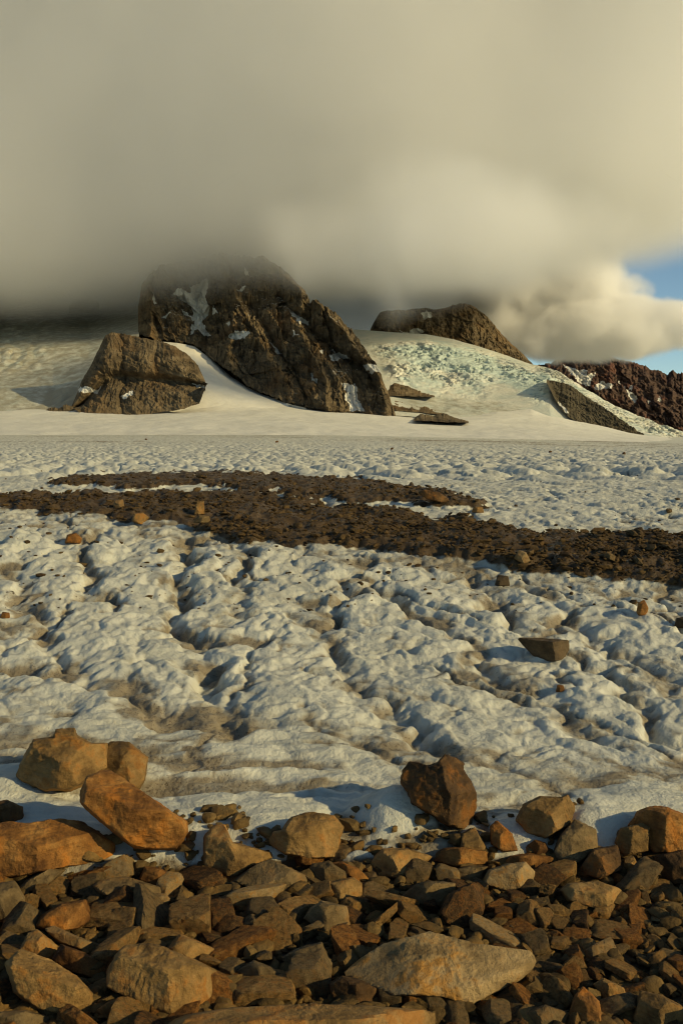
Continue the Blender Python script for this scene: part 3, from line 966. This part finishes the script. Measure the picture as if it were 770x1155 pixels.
def landmark(name, poly, tone, label, thick=.8, front=None, level=5, sink=.12, cat='rock', dist=None, group=None, rough=.03, seed=None, back=1.0, chip=.10):
    poly = np.array(poly, float)
    px, py = poly.mean(0)
    yb = poly[:, 1].max(); hpx = yb - poly[:, 1].min()
    if dist is None:
        x, y, z = hit(px, yb - sink * hpx)
    else:
        y = dist
    # the stone's middle stands half its depth behind its front foot
    wpx = np.ptp(poly[:, 0])
    T = thick * math.sqrt(wpx * hpx) / F * y
    Yc = y + .30 * T
    X, Y, Z = at_dist(px, py, Yc)
    C = np.array([float(X), float(Y), float(Z)])
    vd = C - np.array([0, 0, EYE]); dist_c = np.linalg.norm(vd); vd /= dist_c
    e1 = np.cross(vd, [0, 0, 1.0]); e1 /= np.linalg.norm(e1)
    e2 = np.cross(e1, vd)
    loc = []
    for qx, qy in poly:
        r = ray(qx, qy); r = r / np.linalg.norm(r)
        pnt = np.array([0, 0, EYE]) + r * dist_c / (r @ vd)
        loc.append(((pnt - C) @ e1, (pnt - C) @ e2))
    loc = np.array(loc)
    rs = np.random.default_rng(seed if seed is not None else int(px * 7 + py * 13))
    if front is None:
        front = [(rs.uniform(-.35, .2), -rs.uniform(.45, .8), rs.uniform(.6, 1.0), .60), (rs.uniform(.3, .9), -1, rs.uniform(-.3, .3), .60),
                 (-rs.uniform(.3, .9), -1, rs.uniform(-.4, .1), .64), (rs.uniform(-.2, .2), -1, rs.uniform(-.5, .3), .55)]
    fr = []
    front = list(front) + [(rs.uniform(-.7, .7), -1, rs.uniform(-.6, .7), rs.uniform(.72, .95)) for _ in range(4)]
    for a, b, c, h in front:
        L_ = math.sqrt(a * a + b * b + c * c)
        sup = (loc[:, 0] * a + loc[:, 1] * c).max() / L_
        if abs(a) < .45 and abs(c) < .55: h = h * 1.35
        fr.append((a, b, c, max(h * T, .90 * sup)))
    fr += [(rs.uniform(-.3, .3), 1, rs.uniform(-.2, .3), .7 * T * back), (.5, 1, -.3, .8 * T * back), (-.5, 1, -.2, .8 * T * back)]
    v, f = stone_shape(rs, level, outline=loc, front=fr, rough=rough, p=34, chip=chip)
    W = v[:, :1] * e1 + v[:, 1:2] * vd + v[:, 2:3] * e2
    me = stone_mesh(name, W, f, STONES[tone])
    o = link(name, me, None, C)
    tag(o, label, cat, group)
    PLACED.append(dict(x=C[0], y=C[1], r=.5 * wpx / F * Yc, o=o, px=px, py=py, rx=wpx / 2, ry=hpx / 2))
    return o


FG = 'boulders and stones in front of the ice'


def build_landmarks():
    B = 'boulder'
    L = landmark
    L('boulder', [(16, 876), (37, 834), (61, 831), (63, 823), (84, 822), (88, 831), (104, 838), (122, 838), (122, 866), (96, 886), (80, 894), (51, 894), (37, 889)], 'tan',
      'broad tan boulder on the ice at the left with a small knob on top', .85, [(-.1, -.65, .75, .52), (-.25, -1, -.35, .60), (.8, -.7, .1, .62), (-.9, -.8, -.2, .62)], 6, cat=B, group=FG)
    L('boulder', [(112, 862), (124, 836), (146, 837), (167, 854), (164, 880), (158, 892), (130, 890)], 'tan',
      'smaller cracked tan boulder against the right end of the broad one', .8, None, 5, cat=B, group=FG)
    L('boulder', [(90, 906), (95, 875), (123, 867), (171, 900), (210, 926), (213, 938), (201, 958), (178, 959), (151, 957), (114, 928)], 'rust',
      'long leaning rust brown block with a pale flat end catching the sun', .75, [(.25, -.55, .8, .40), (.95, -.45, -.05, 1.20), (-.35, -1, -.2, .42), (.1, -1, -.6, .50)], 6, cat=B, group=FG, dist=5.15)
    L('boulder', [(-30, 960), (-14, 930), (12, 926), (30, 929), (71, 923), (94, 927), (129, 951), (130, 967), (114, 974), (80, 978), (20, 990), (-30, 990)], 'rust',
      'wide orange brown slab lying on the ice at the left edge', .6, [(.05, -.6, .8, .40), (.3, -1, -.2, .45), (-.4, -1, -.1, .5)], 6, cat=B, group=FG)
    L('rock', [(-12, 926), (-8, 905), (8, 902), (26, 910), (28, 926), (10, 930)], 'dark', 'dark rock behind the wide orange slab at the left edge', .9, group=FG)
    L('boulder', [(300, 951), (307, 938), (317, 936), (329, 921), (349, 916), (377, 920), (388, 933), (384, 945), (380, 968), (349, 971), (320, 965)], 'tan',
      'blocky tan brown boulder with cracked top on the ice edge near the middle', .85, [(.1, -.6, .8, .45), (.55, -.9, .1, .55), (-.9, -.6, -.1, .7), (0, -1, -.35, .5)], 6, cat=B, group=FG)
    L('rock', [(229, 988), (230, 944), (240, 931), (254, 929), (262, 950), (306, 961), (309, 968), (286, 978), (266, 992)], 'tan',
      'stepped tan rock with a rusty left face beside the ice hollow', .8, group=FG)
    L('rock', [(262, 994), (289, 974), (306, 969), (351, 990), (347, 1000), (329, 1010), (291, 1010)], 'grey', 'pointed grey tan rock in front of the blocky cracked boulder', .8,
      [(-.25, -.7, .7, .42), (.65, -.6, .35, .6), (0, -1, -.4, .45)], group=FG)
    L('rock', [(344, 986), (352, 974), (371, 971), (397, 985), (390, 996), (360, 998)], 'grey', 'dull grey rock tucked under the right side of the cracked boulder', group=FG)
    L('rock', [(371, 974), (385, 971), (404, 979), (417, 992), (408, 998), (388, 986)], 'rust', 'narrow bright orange rock beside the dull grey one', group=FG)
    L('rock', [(352, 1012), (360, 997), (398, 989), (408, 996), (409, 1012), (380, 1020)], 'tan', 'flat topped tan rock just below the narrow orange rock', group=FG)
    L('boulder', [(451, 883), (454, 868), (461, 859), (472, 860), (483, 864), (492, 861), (501, 851), (514, 855), (523, 860), (522, 868), (530, 880), (537, 894), (538, 914), (530, 937), (506, 934), (463, 907), (460, 894)], 'dark',
      'dark jagged two pronged boulder perched on a white ice hump', .7, [(.8, -.6, .55, .42), (-.25, -1, -.25, .55), (-.45, -.8, .45, .55), (.95, -.6, -.25, .5)], 6, cat=B, group=FG, dist=5.55, rough=.045)
    L('rock', [(517, 958), (520, 940), (535, 933), (549, 956), (545, 964)], 'tan', 'triangular tan rock propping the dark pronged boulder', group=FG)
    L('rock', [(488, 971), (498, 957), (520, 955), (549, 960), (551, 974), (514, 979)], 'rust', 'dark rust slab under the triangular prop rock', .8, group=FG)
    L('rock', [(412, 975), (431, 957), (460, 957), (488, 966), (474, 978), (451, 992), (417, 991)], 'tan', 'faceted tan rock in front of the white ice hump', group=FG)
    L('rock', [(552, 932), (560, 925), (577, 940), (584, 960), (566, 962), (553, 952)], 'rust', 'upright brown rock between the pronged and the hollow topped boulders', group=FG)
    L('rock', [(541, 998), (550, 981), (572, 974), (592, 972), (606, 986), (603, 998), (574, 1008)], 'pale', 'pale blocky rock with a sunny broken right face', .9,
      [(-.1, -.6, .8, .45), (.85, -.6, .1, .5), (0, -1, -.2, .48)], group=FG)
    L('rock', [(449, 1013), (468, 997), (482, 993), (514, 996), (516, 1024), (474, 1022)], 'grey', 'smooth dark grey slab among the stones near the middle', group=FG)
    L('rock', [(508, 981), (530, 976), (551, 977), (540, 996), (515, 994)], 'grey', 'small grey wedge below the dark rust slab', group=FG)
    L('boulder', [(580, 926), (590, 907), (609, 898), (632, 899), (640, 896), (648, 912), (642, 932), (615, 948), (593, 941)], 'tan',
      'rounded tan boulder with a ragged sunlit right corner on the ice edge', .9, [(0, -.65, .75, .5), (.8, -.65, .2, .55), (-.4, -1, -.3, .5)], 6, cat=B, group=FG)
    L('rock', [(622, 962), (632, 940), (648, 924), (672, 935), (674, 956), (651, 977), (625, 972)], 'grey', 'smooth grey brown rock leaning against the ragged cornered boulder', group=FG)
    L('rock', [(692, 950), (699, 934), (724, 928), (733, 932), (731, 960), (703, 968)], 'tan', 'upright tan block with a flat square face at the right', group=FG)
    L('boulder', [(708, 931), (718, 915), (733, 909), (751, 910), (775, 920), (800, 940), (800, 965), (735, 964)], 'rust', 'large dark rust boulder cut by the right edge', .8, cat=B, group=FG, level=6)
    L('rock', [(592, 956), (602, 947), (615, 950), (620, 959), (616, 966), (600, 965)], 'rust', 'small round rust red stone below the ragged cornered boulder', .9, group=FG)
    L('rock', [(565, 973), (575, 965), (596, 962), (626, 967), (623, 979), (604, 988)], 'rust', 'flat orange rock between the pale block and the smooth grey one', group=FG)
    L('rock', [(648, 984), (669, 957), (696, 953), (702, 981), (676, 994)], 'dark', 'dark brown rock in front of the upright tan block', group=FG)
    L('rock', [(630, 1004), (640, 996), (675, 994), (703, 1003), (699, 1017), (680, 1029), (638, 1017)], 'tan', 'long tan slab with a bright fractured end among the right hand stones', .8,
      [(0, -.5, .85, .4), (.9, -.5, -.1, .7), (0, -1, -.3, .5)], group=FG)
    L('rock', [(701, 985), (704, 967), (714, 966), (721, 978), (713, 988)], 'tan', 'small upright tan stone under the square faced block', group=FG)
    L('rock', [(733, 985), (738, 965), (770, 958), (790, 970), (785, 1000), (748, 1000)], 'dark', 'dark brown rock at the right edge under the large rust boulder', group=FG)
    L('rock', [(16, 1007), (30, 992), (57, 978), (75, 981), (60, 996), (42, 1008)], 'grey', 'long grey wedge pointing up just below the wide orange slab', group=FG)
    L('rock', [(104, 999), (115, 992), (140, 988), (191, 1003), (190, 1015), (163, 1021), (114, 1010)], 'grey', 'long flat grey slab lying below the leaning rust block', .7,
      [(0, -.5, .85, .35), (0, -1, -.2, .45), (.6, -.9, .1, .7)], group=FG)
    L('rock', [(157, 992), (163, 977), (180, 979), (196, 987), (202, 1001), (180, 1003)], 'rust', 'brown rock above the right end of the long flat grey slab', group=FG)
    L('rock', [(20, 1074), (32, 1052), (42, 1048), (68, 1068), (60, 1086), (36, 1086)], 'tan', 'tan rock sitting on the huge angled slab at the lower left', group=FG)
    L('boulder', [(6, 1086), (24, 1069), (56, 1082), (86, 1100), (106, 1120), (112, 1150), (91, 1152), (43, 1140), (16, 1120)], 'tan',
      'huge angled brown slab with a ridge running down at the lower left', .7, [(.35, -.45, .85, .34), (-.3, -1, -.25, .42), (.3, -1, -.5, .55)], 6, cat=B, group=FG)
    L('rock', [(57, 1082), (70, 1065), (95, 1074), (120, 1087), (121, 1100), (108, 1106), (80, 1098)], 'rust', 'smooth orange brown block just right of the huge angled slab', group=FG)
    L('boulder', [(119, 1096), (130, 1078), (143, 1065), (172, 1063), (220, 1083), (248, 1096), (247, 1120), (226, 1141), (187, 1148), (158, 1134), (121, 1114)], 'tan',
      'big square shouldered brown boulder with a rough grainy top at the lower left', .8, [(.05, -.5, .85, .40), (-.5, -1, -.15, .48), (.35, -1, -.1, .46), (.9, -.5, .1, .75)], 6, cat=B, group=FG)
    L('rock', [(48, 1047), (60, 1043), (88, 1056), (124, 1069), (122, 1078), (100, 1076), (68, 1064)], 'grey', 'long thin grey slab above the smooth orange brown block', .6, group=FG)
    L('rock', [(107, 1140), (125, 1128), (146, 1122), (158, 1134), (142, 1146), (122, 1152)], 'tan', 'tan rock wedged between the two largest boulders at the lower left', group=FG)
    L('rock', [(35, 1045), (50, 1030), (69, 1019), (97, 1014), (107, 1037), (90, 1050), (62, 1054)], 'rust', 'rusty rock with a glowing orange upper corner at the left', group=FG)
    L('rock', [(-12, 1010), (0, 996), (17, 993), (30, 1014), (19, 1040), (-12, 1046)], 'grey', 'tall grey brown rock cut by the left edge', group=FG)
    L('rock', [(-20, 1165), (-15, 1142), (29, 1139), (62, 1148), (64, 1170)], 'grey', 'grey slab cut by the bottom left corner', group=FG)
    L('boulder', [(180, 1162), (200, 1146), (260, 1136), (340, 1133), (400, 1133), (480, 1139), (516, 1154), (522, 1185), (350, 1200), (185, 1185)], 'tan',
      'very wide tan slab along the bottom edge', .55, [(0, -.35, .95, .30), (0, -1, 0, .5)], 6, cat=B, group=FG)
    L('rock', [(188, 1070), (203, 1053), (225, 1062), (245, 1071), (250, 1082), (217, 1086), (196, 1082)], 'tan', 'low tan rock touching the back of the square shouldered boulder', group=FG)
    L('rock', [(317, 1080), (334, 1070), (363, 1062), (370, 1079), (388, 1092), (352, 1098), (325, 1096)], 'grey', 'cracked blue grey rock left of the pale golden slab', group=FG)
    L('rock', [(342, 1036), (350, 1024), (363, 1016), (391, 1022), (399, 1050), (363, 1055)], 'grey', 'grey rock with a thin bright edge above the pale golden slab', group=FG)
    L('rock', [(264, 1096), (286, 1083), (305, 1090), (325, 1101), (318, 1113), (274, 1107)], 'grey', 'rounded grey rock right of the square shouldered boulder', group=FG)
    L('boulder', [(385, 1098), (400, 1080), (432, 1064), (484, 1050), (535, 1064), (606, 1073), (607, 1085), (592, 1103), (560, 1120), (532, 1136), (500, 1126), (441, 1124), (402, 1108)], 'pale',
      'large pale golden slab with a broad sunlit face in the lower middle', .55, [(.02, -.68, .74, .30), (.12, -.80, .60, .30), (-.3, -.7, .6, .34), (.2, -1, -.5, .5)], 6, cat=B, group=FG, rough=.028)
    L('rock', [(370, 1110), (385, 1100), (404, 1104), (442, 1122), (438, 1136), (376, 1136)], 'dark', 'dark shadowed slab under the left end of the pale golden slab', group=FG)
    L('rock', [(488, 1131), (498, 1123), (519, 1129), (510, 1138), (498, 1140)], 'pale', 'tiny bright cream stone at the foot of the pale golden slab', group=FG, level=4)
    L('rock', [(647, 1079), (670, 1064), (688, 1056), (698, 1073), (670, 1083), (651, 1087)], 'grey', 'flat grey oblong stone right of the pale golden slab', .5, group=FG)
    L('rock', [(668, 1110), (680, 1103), (703, 1114), (707, 1125), (680, 1129)], 'tan', 'tan stone above the orange sided block at the lower right', group=FG)
    L('rock', [(640, 1145), (648, 1122), (657, 1112), (675, 1129), (680, 1154), (655, 1158)], 'rust', 'orange sided block at the lower right', group=FG)
    L('rock', [(584, 1152), (596, 1140), (614, 1133), (642, 1142), (636, 1164), (600, 1166)], 'grey', 'grey rock on the bottom edge left of the orange sided block', group=FG)
    L('rock', [(712, 1150), (721, 1117), (745, 1122), (768, 1134), (776, 1150), (760, 1166), (725, 1164)], 'tan', 'broad brown rock in the bottom right corner', group=FG)
    # stones out on the ice
    G = 'stones lying on the ice'
    L('rock', [(581, 719), (610, 719), (641, 722), (642, 733), (634, 745), (612, 749), (597, 736)], 'umber', 'dark wedge shaped boulder lying alone on the white ice slope', .7,
      [(0, -.15, 1, .38), (-.55, -1, -.65, .42), (.9, -.7, -.2, .6)], 5, cat=B, group=G, seed=3)
    L('rock', [(717, 690), (719, 680), (726, 676), (731, 686), (728, 695), (719, 695)], 'rust', 'reddish upright stone on the ice right of the dark wedge boulder', level=4, group=G)
    L('rock', [(759, 708), (762, 697), (775, 695), (780, 710)], 'umber', 'dark round stone on the ice at the right edge', level=4, group=G)
    L('rock', [(73, 613), (76, 603), (86, 601), (93, 607), (91, 614)], 'rust', 'brown stone sitting on top of an ice hump at the left', level=4, group=G)
    L('rock', [(0, 697), (3, 690), (11, 691), (12, 698)], 'rust', 'small red brown stone on the ice at the left edge', level=3, group=G)
    L('rock', [(557, 661), (561, 648), (573, 650), (575, 662)], 'umber', 'dark brown stone where the ice meets the debris band', level=4, group=G)
    L('rock', [(626, 781), (628, 772), (635, 773), (637, 781)], 'rust', 'small brown stone below the dark wedge boulder', level=3, group=G)
    M = 'rocks in the debris bands'
    L('rock', [(149, 588), (151, 579), (161, 578), (169, 584), (160, 593)], 'tan', 'pale tan block standing out of the brown debris band at the left', level=4, group=M)
    L('rock', [(469, 556), (478, 552), (495, 555), (508, 564), (500, 568), (482, 563)], 'dark', 'flat dark slab at the end of the upper debris band', .5, level=4, group=M)
    L('rock', [(579, 630), (584, 620), (593, 623), (598, 633), (590, 637)], 'grey', 'angular grey block in the middle of the debris band', level=4, group=M)
    L('rock', [(679, 628), (684, 622), (694, 627), (693, 634)], 'grey', 'grey block in the debris band towards the right', level=4, group=M)
    L('rock', [(531, 578), (534, 571), (544, 572), (546, 579)], 'tan', 'tan stone on the ice strip between the debris bands', level=3, group=M)
    L('rock', [(127, 575), (130, 564), (139, 563), (141, 574)], 'grey', 'grey brown block left of the pale tan one in the debris band', level=4, group=M)
    L('rock', [(218, 582), (222, 566), (230, 565), (231, 580)], 'tan', 'upright tan stone in the debris band right of the pale block', level=4, group=M)
    L('rock', [(217, 590), (224, 581), (236, 582), (238, 590)], 'grey', 'low grey stone at the foot of the upright tan one', level=4, group=M)


MED_PROTO = {}


def med_proto(tone, shape, k):
    key = (tone, shape, k)
    if key not in MED_PROTO:
        rs = np.random.default_rng(hash((len(tone) * 31 + ord(tone[0]), len(shape) * 17 + ord(shape[0]), k)) & 0xFFFF)
        v, f = stone_shape(rs, 4, rough=.032, chip=.08, p=30)
        sc = {'flat': (1.5, 1.1, .36), 'blocky': (1.1, .95, .85), 'long': (1.75, .75, .50)}[shape]
        v = v * np.array(sc)
        MED_PROTO[key] = stone_mesh('stone', v, f, STONES[tone])
    return MED_PROTO[key]


def build_medium():
    rs = np.random.default_rng(77)
    marks = [dict(q) for q in PLACED]
    spots = []
    occupied = [(q['px'], q['py'], q['rx'], q['ry']) for q in PLACED]
    tries = 0
    want = 218
    while len(spots) < want and tries < 60000:
        tries += 1
        px = rs.uniform(-25, 795)
        py = 968 + (1172 - 968) * rs.uniform() ** .9
        right = px > 560 and py > 1010
        s = rs.uniform(9, 17) if right else rs.uniform(15, 29)
        s *= .75 + .45 * (py - 960) / 200
        if len(spots) > 90: s *= .72
        bad = False
        for ox, oy, rx, ry in occupied:
            if ((px - ox) / (rx * .75 + s * .55)) ** 2 + ((py - oy) / (ry * .75 + s * .36)) ** 2 < 1:
                bad = True; break
        if bad: continue
        if py < 985 and 20 < px < 225: continue
        spots.append((px, py, s)); occupied.append((px, py, s, s * .6))
    tones = ['tan', 'grey', 'rust', 'dark', 'tan', 'grey', 'rust', 'pale']
    shapes = ['flat', 'blocky', 'long']
    words = {'rust': 'rust brown', 'tan': 'tan', 'grey': 'grey brown', 'dark': 'dark brown', 'pale': 'pale cream'}
    named = {'flat': 'flat', 'blocky': 'blocky', 'long': 'long'}
    anchor_name = lambda m: m['o']['label']
    used = {}
    out = []
    for px, py, s in spots:
        tone = tones[int(rs.integers(0, 8))]; shape = shapes[int(rs.integers(0, 3))]
        if tone == 'pale' and rs.uniform() < .6: tone = 'tan'
        x, y, z = hit(px, py)
        me = med_proto(tone, shape, int(rs.integers(0, 3)))
        size = s / F * y * 1.15
        o = bpy.data.objects.new('stone', me); COL.objects.link(o)
        o.location = (x, y, z + size * rs.uniform(.15, .45))
        o.scale = (size,) * 3
        tilt = rs.uniform(.0, .95)
        o.rotation_euler = (rs.uniform(-tilt, tilt), rs.uniform(-tilt, tilt), rs.uniform(0, 6.28))
        out.append(dict(o=o, tone=words[tone], shape=named[shape], px=px, py=py, s=s, x=x, y=y))
    # labels: look first, then the nearest big rock and the side of it
    short = SHORT
    marks = [m for m in marks if m['o']['label'] in short and 940 < m['py'] < 1170]
    med = sorted(q['s'] for q in out)
    t1, t2 = med[len(med) // 3], med[2 * len(med) // 3]
    cand = []
    for q in out:
        size = 'small' if q['s'] < t1 else ('middling' if q['s'] < t2 else 'large')
        ms = sorted(marks, key=lambda m: math.hypot(q['px'] - m['px'], (q['py'] - m['py']) * 1.3) - .5 * m['rx'])
        opts = []
        for rank, m in enumerate(ms[:6]):
            dx, dy = q['px'] - m['px'], (q['py'] - m['py']) * 1.3
            if abs(dx) > abs(dy): rel = 'right of' if dx > 0 else 'left of'
            else: rel = 'in front of' if dy > 0 else 'behind'
            near = 'just ' if rank == 0 and math.hypot(dx, dy) < m['rx'] * 1.2 + 18 else ''
            opts.append(f"{size} {q['tone']} {q['shape']} stone {near}{rel} the {short[m['o']['label']]}")
        cand.append((q, opts))
    seen = set()
    rest = []
    for q, opts in cand:
        for t in opts:
            if t not in seen:
                seen.add(t); tag(q['o'], t, 'stone', FG); break
        else:
            rest.append((q, opts))
    for i, (q, opts) in enumerate(rest):
        tag(q['o'], 'half buried ' + opts[0], 'stone', FG)


SHORT = {
    'long leaning rust brown block with a pale flat end catching the sun': 'leaning rust block',
    'wide orange brown slab lying on the ice at the left edge': 'wide orange slab',
    'blocky tan brown boulder with cracked top on the ice edge near the middle': 'cracked top boulder',
    'stepped tan rock with a rusty left face beside the ice hollow': 'stepped tan rock',
    'pointed grey tan rock in front of the blocky cracked boulder': 'pointed grey tan rock',
    'narrow bright orange rock beside the dull grey one': 'narrow orange rock',
    'flat topped tan rock just below the narrow orange rock': 'flat topped tan rock',
    'faceted tan rock in front of the white ice hump': 'faceted rock by the ice hump',
    'dark rust slab under the triangular prop rock': 'dark rust slab',
    'pale blocky rock with a sunny broken right face': 'pale blocky rock',
    'smooth dark grey slab among the stones near the middle': 'smooth dark grey slab',
    'smooth grey brown rock leaning against the ragged cornered boulder': 'smooth leaning grey rock',
    'upright tan block with a flat square face at the right': 'upright square block',
    'large dark rust boulder cut by the right edge': 'large rust boulder',
    'flat orange rock between the pale block and the smooth grey one': 'flat orange rock',
    'dark brown rock in front of the upright tan block': 'dark rock by the square block',
    'long tan slab with a bright fractured end among the right hand stones': 'long tan slab',
    'long grey wedge pointing up just below the wide orange slab': 'long grey wedge',
    'long flat grey slab lying below the leaning rust block': 'long flat grey slab',
    'tan rock sitting on the huge angled slab at the lower left': 'tan rock on the huge slab',
    'huge angled brown slab with a ridge running down at the lower left': 'huge angled slab',
    'smooth orange brown block just right of the huge angled slab': 'smooth orange block',
    'big square shouldered brown boulder with a rough grainy top at the lower left': 'square shouldered boulder',
    'rusty rock with a glowing orange upper corner at the left': 'orange cornered rock',
    'tall grey brown rock cut by the left edge': 'tall left edge rock',
    'very wide tan slab along the bottom edge': 'very wide bottom slab',
    'cracked blue grey rock left of the pale golden slab': 'cracked blue grey rock',
    'grey rock with a thin bright edge above the pale golden slab': 'bright edged grey rock',
    'rounded grey rock right of the square shouldered boulder': 'rounded grey rock',
    'large pale golden slab with a broad sunlit face in the lower middle': 'pale golden slab',
    'flat grey oblong stone right of the pale golden slab': 'flat grey oblong stone',
    'orange sided block at the lower right': 'orange sided block',
    'grey rock on the bottom edge left of the orange sided block': 'bottom edge grey rock',
    'broad brown rock in the bottom right corner': 'bottom corner rock',
    'low tan rock touching the back of the square shouldered boulder': 'low tan rock',
}


def scatter_mesh(name, pts, sizes, mat, rs, level=2, nproto=14, label=None, cat=None):
    protos = []
    for k in range(nproto):
        v, f = stone_shape(np.random.default_rng(900 + k), level, rough=.03, chip=.06, p=30, n=int(rs.integers(6, 9)))
        protos.append(v * np.array([rs.uniform(.8, 1.3), rs.uniform(.6, 1.0), rs.uniform(.3, .75)]))
    f0 = ico(level)[1]
    V = []; Fc = []; off = 0
    for (x, y, z), s in zip(pts, sizes):
        v = protos[int(rs.integers(0, nproto))]
        a, b = rs.uniform(0, 6.28), rs.uniform(-.5, .5)
        ca, sa, cb, sb = math.cos(a), math.sin(a), math.cos(b), math.sin(b)
        R = np.array([[ca, -sa, 0], [sa, ca, 0], [0, 0, 1]]) @ np.array([[1, 0, 0], [0, cb, -sb], [0, sb, cb]])
        V.append((v * s) @ R.T + (x, y, z)); Fc.append(f0 + off); off += len(v)
    me = mesh_from(name, np.concatenate(V), np.concatenate(Fc), smooth=True)
    try: me.set_sharp_from_angle(angle=math.radians(35))
    except Exception: pass
    return tag(link(name, me, mat), label, kind='stuff')


def build_rubble():
    rs = np.random.default_rng(5)
    # foreground gravel between the stones
    n = 11500
    px = rs.uniform(-420, 1200, n); py = 925 + 257 * rs.uniform(0, 1, n)
    P = np.array([base_hit(a, b) for a, b in zip(px, py)])
    z, d, so = terrain(P[:, 0], P[:, 1])
    s = rs.uniform(.010, .034, n) * (1 + 1.0 * (rs.uniform(0, 1, n) > .86))
    s = s * np.where((px < -40) | (px > 810), rs.uniform(1.0, 3.2, n), 1.0)
    keep = (so > .55) | ((py < 1000) & (d > .25) & (rs.uniform(0, 1, n) < .5))
    pts = np.stack([P[:, 0], P[:, 1], z + s * .4], 1)[keep]
    scatter_mesh('gravel', pts, s[keep], RUBBLE, rs, 2, label='small broken stones and grit filling the gaps between the boulders')
    # moraine rubble
    n = 80000
    px = rs.uniform(-150, 920, n); py = rs.uniform(532, 690, n)
    P = np.array([base_hit(a, b) for a, b in zip(px, py)])
    z, d, so = terrain(P[:, 0], P[:, 1])
    patch = fbm2(P[:, 0] * .9, P[:, 1] * .5, 4, 88)
    keep = (so > .5) & ((patch > -.05) | (rs.uniform(0, 1, n) < .35))
    loose = (so < .3) & (rs.uniform(0, 1, n) < .012)
    k = keep | loose
    s = np.exp(rs.normal(-4.15, .65, n)) * np.where(loose, .9, 1)
    s = np.clip(s, .009, .10)
    pts = np.stack([P[:, 0], P[:, 1], z + s * .3], 1)[k]
    scatter_mesh('rubble', pts, s[k], DEBRIS, rs, 1, label='brown stony debris covering the bands that cross the ice')
    # a few far single stones on the flat ice
    M = 'lone stones far out on the ice'
    for i, (fx, fy, w) in enumerate([(312, 499, 3), (442, 507, 3), (165, 496, 2), (703, 512, 3), (620, 510, 2.5), (178, 540, 4)]):
        x, y, z = hit(fx, fy)
        sz = w / F * y * .6
        o = bpy.data.objects.new('stone', med_proto('dark', 'blocky', i % 2)); COL.objects.link(o)
        o.location = (x, y, z + sz * .3); o.scale = (sz,) * 3; o.rotation_euler = (0, 0, i * 1.3)
        tag(o, ['lone dark stone on the far ice below the big mountain', 'lone dark stone on the far ice below the icefall', 'dark stone on the far ice below the rock knob',
                'lone dark stone on the far ice below the scree slope', 'dark stone on the far ice below the ice tongue', 'dark stone on the ice behind the upper debris band'][i], 'stone', M)


# ------------------------------------------------------------------ light, sky, camera
SUN_EL, SUN_AZ = 22.0, 116.0      # azimuth clockwise from +Y (the view direction)


def build_light():
    w = bpy.data.worlds.new('World'); SC.world = w
    w.use_nodes = True
    nt = w.node_tree
    bg = nt.nodes['Background']
    sky = nt.nodes.new('ShaderNodeTexSky')
    sky.sky_type = 'NISHITA'; sky.sun_disc = False
    sky.sun_elevation = math.radians(SUN_EL); sky.sun_rotation = math.radians(SUN_AZ)
    sky.altitude = 2500; sky.air_density = 0.75; sky.dust_density = 0.15; sky.ozone_density = 4.0
    nt.links.new(sky.outputs[0], bg.inputs[0])
    bg.inputs[1].default_value = 0.13
    L = bpy.data.lights.new('sun', 'SUN')
    L.energy = 3.3; L.angle = math.radians(.8); L.color = (1.0, .86, .64)
    o = bpy.data.objects.new('sun', L); COL.objects.link(o)
    az, el = math.radians(SUN_AZ), math.radians(SUN_EL)
    d = np.array([math.sin(az) * math.cos(el), math.cos(az) * math.cos(el), math.sin(el)])
    from mathutils import Vector
    o.rotation_euler = Vector(d).to_track_quat('Z', 'Y').to_euler()
    o.location = (30, -30, 40)


def build_camera():
    c = bpy.data.cameras.new('camera')
    c.sensor_fit = 'VERTICAL'; c.sensor_height = 36; c.sensor_width = 24; c.lens = 35
    c.clip_start = .05; c.clip_end = 20000
    o = bpy.data.objects.new('camera', c); COL.objects.link(o)
    o.location = (0, 0, EYE); o.rotation_euler = (math.pi / 2 - PITCH, 0, 0)
    SC.camera = o


def settings():
    SC.render.engine = 'CYCLES'
    SC.view_settings.view_transform = 'Standard'
    SC.view_settings.look = 'None'
    SC.view_settings.gamma = 1; SC.view_settings.exposure = 0.12
    SC.view_settings.use_curve_mapping = False
    try:                                    # the photograph's warm camera white balance
        SC.view_settings.use_white_balance = True
        SC.view_settings.white_balance_temperature = 9800
        SC.view_settings.white_balance_tint = -3
    except Exception:
        pass
    SC.cycles.use_denoising = True
    try: SC.cycles.denoiser = 'OPENIMAGEDENOISE'
    except Exception: pass
    SC.cycles.pixel_filter_type = 'BLACKMAN_HARRIS'; SC.cycles.filter_width = 1.1
    SC.cycles.max_bounces = 8; SC.cycles.diffuse_bounces = 3; SC.cycles.glossy_bounces = 2
    SC.cycles.volume_bounces = 7
    SC.cycles.volume_max_steps = 256
    SC.cycles.use_adaptive_sampling = True
    SC.cycles.adaptive_threshold = .02


build_camera()
settings()
build_light()
build_glacier()
build_far()
build_clouds()
build_landmarks()
build_medium()
build_rubble()
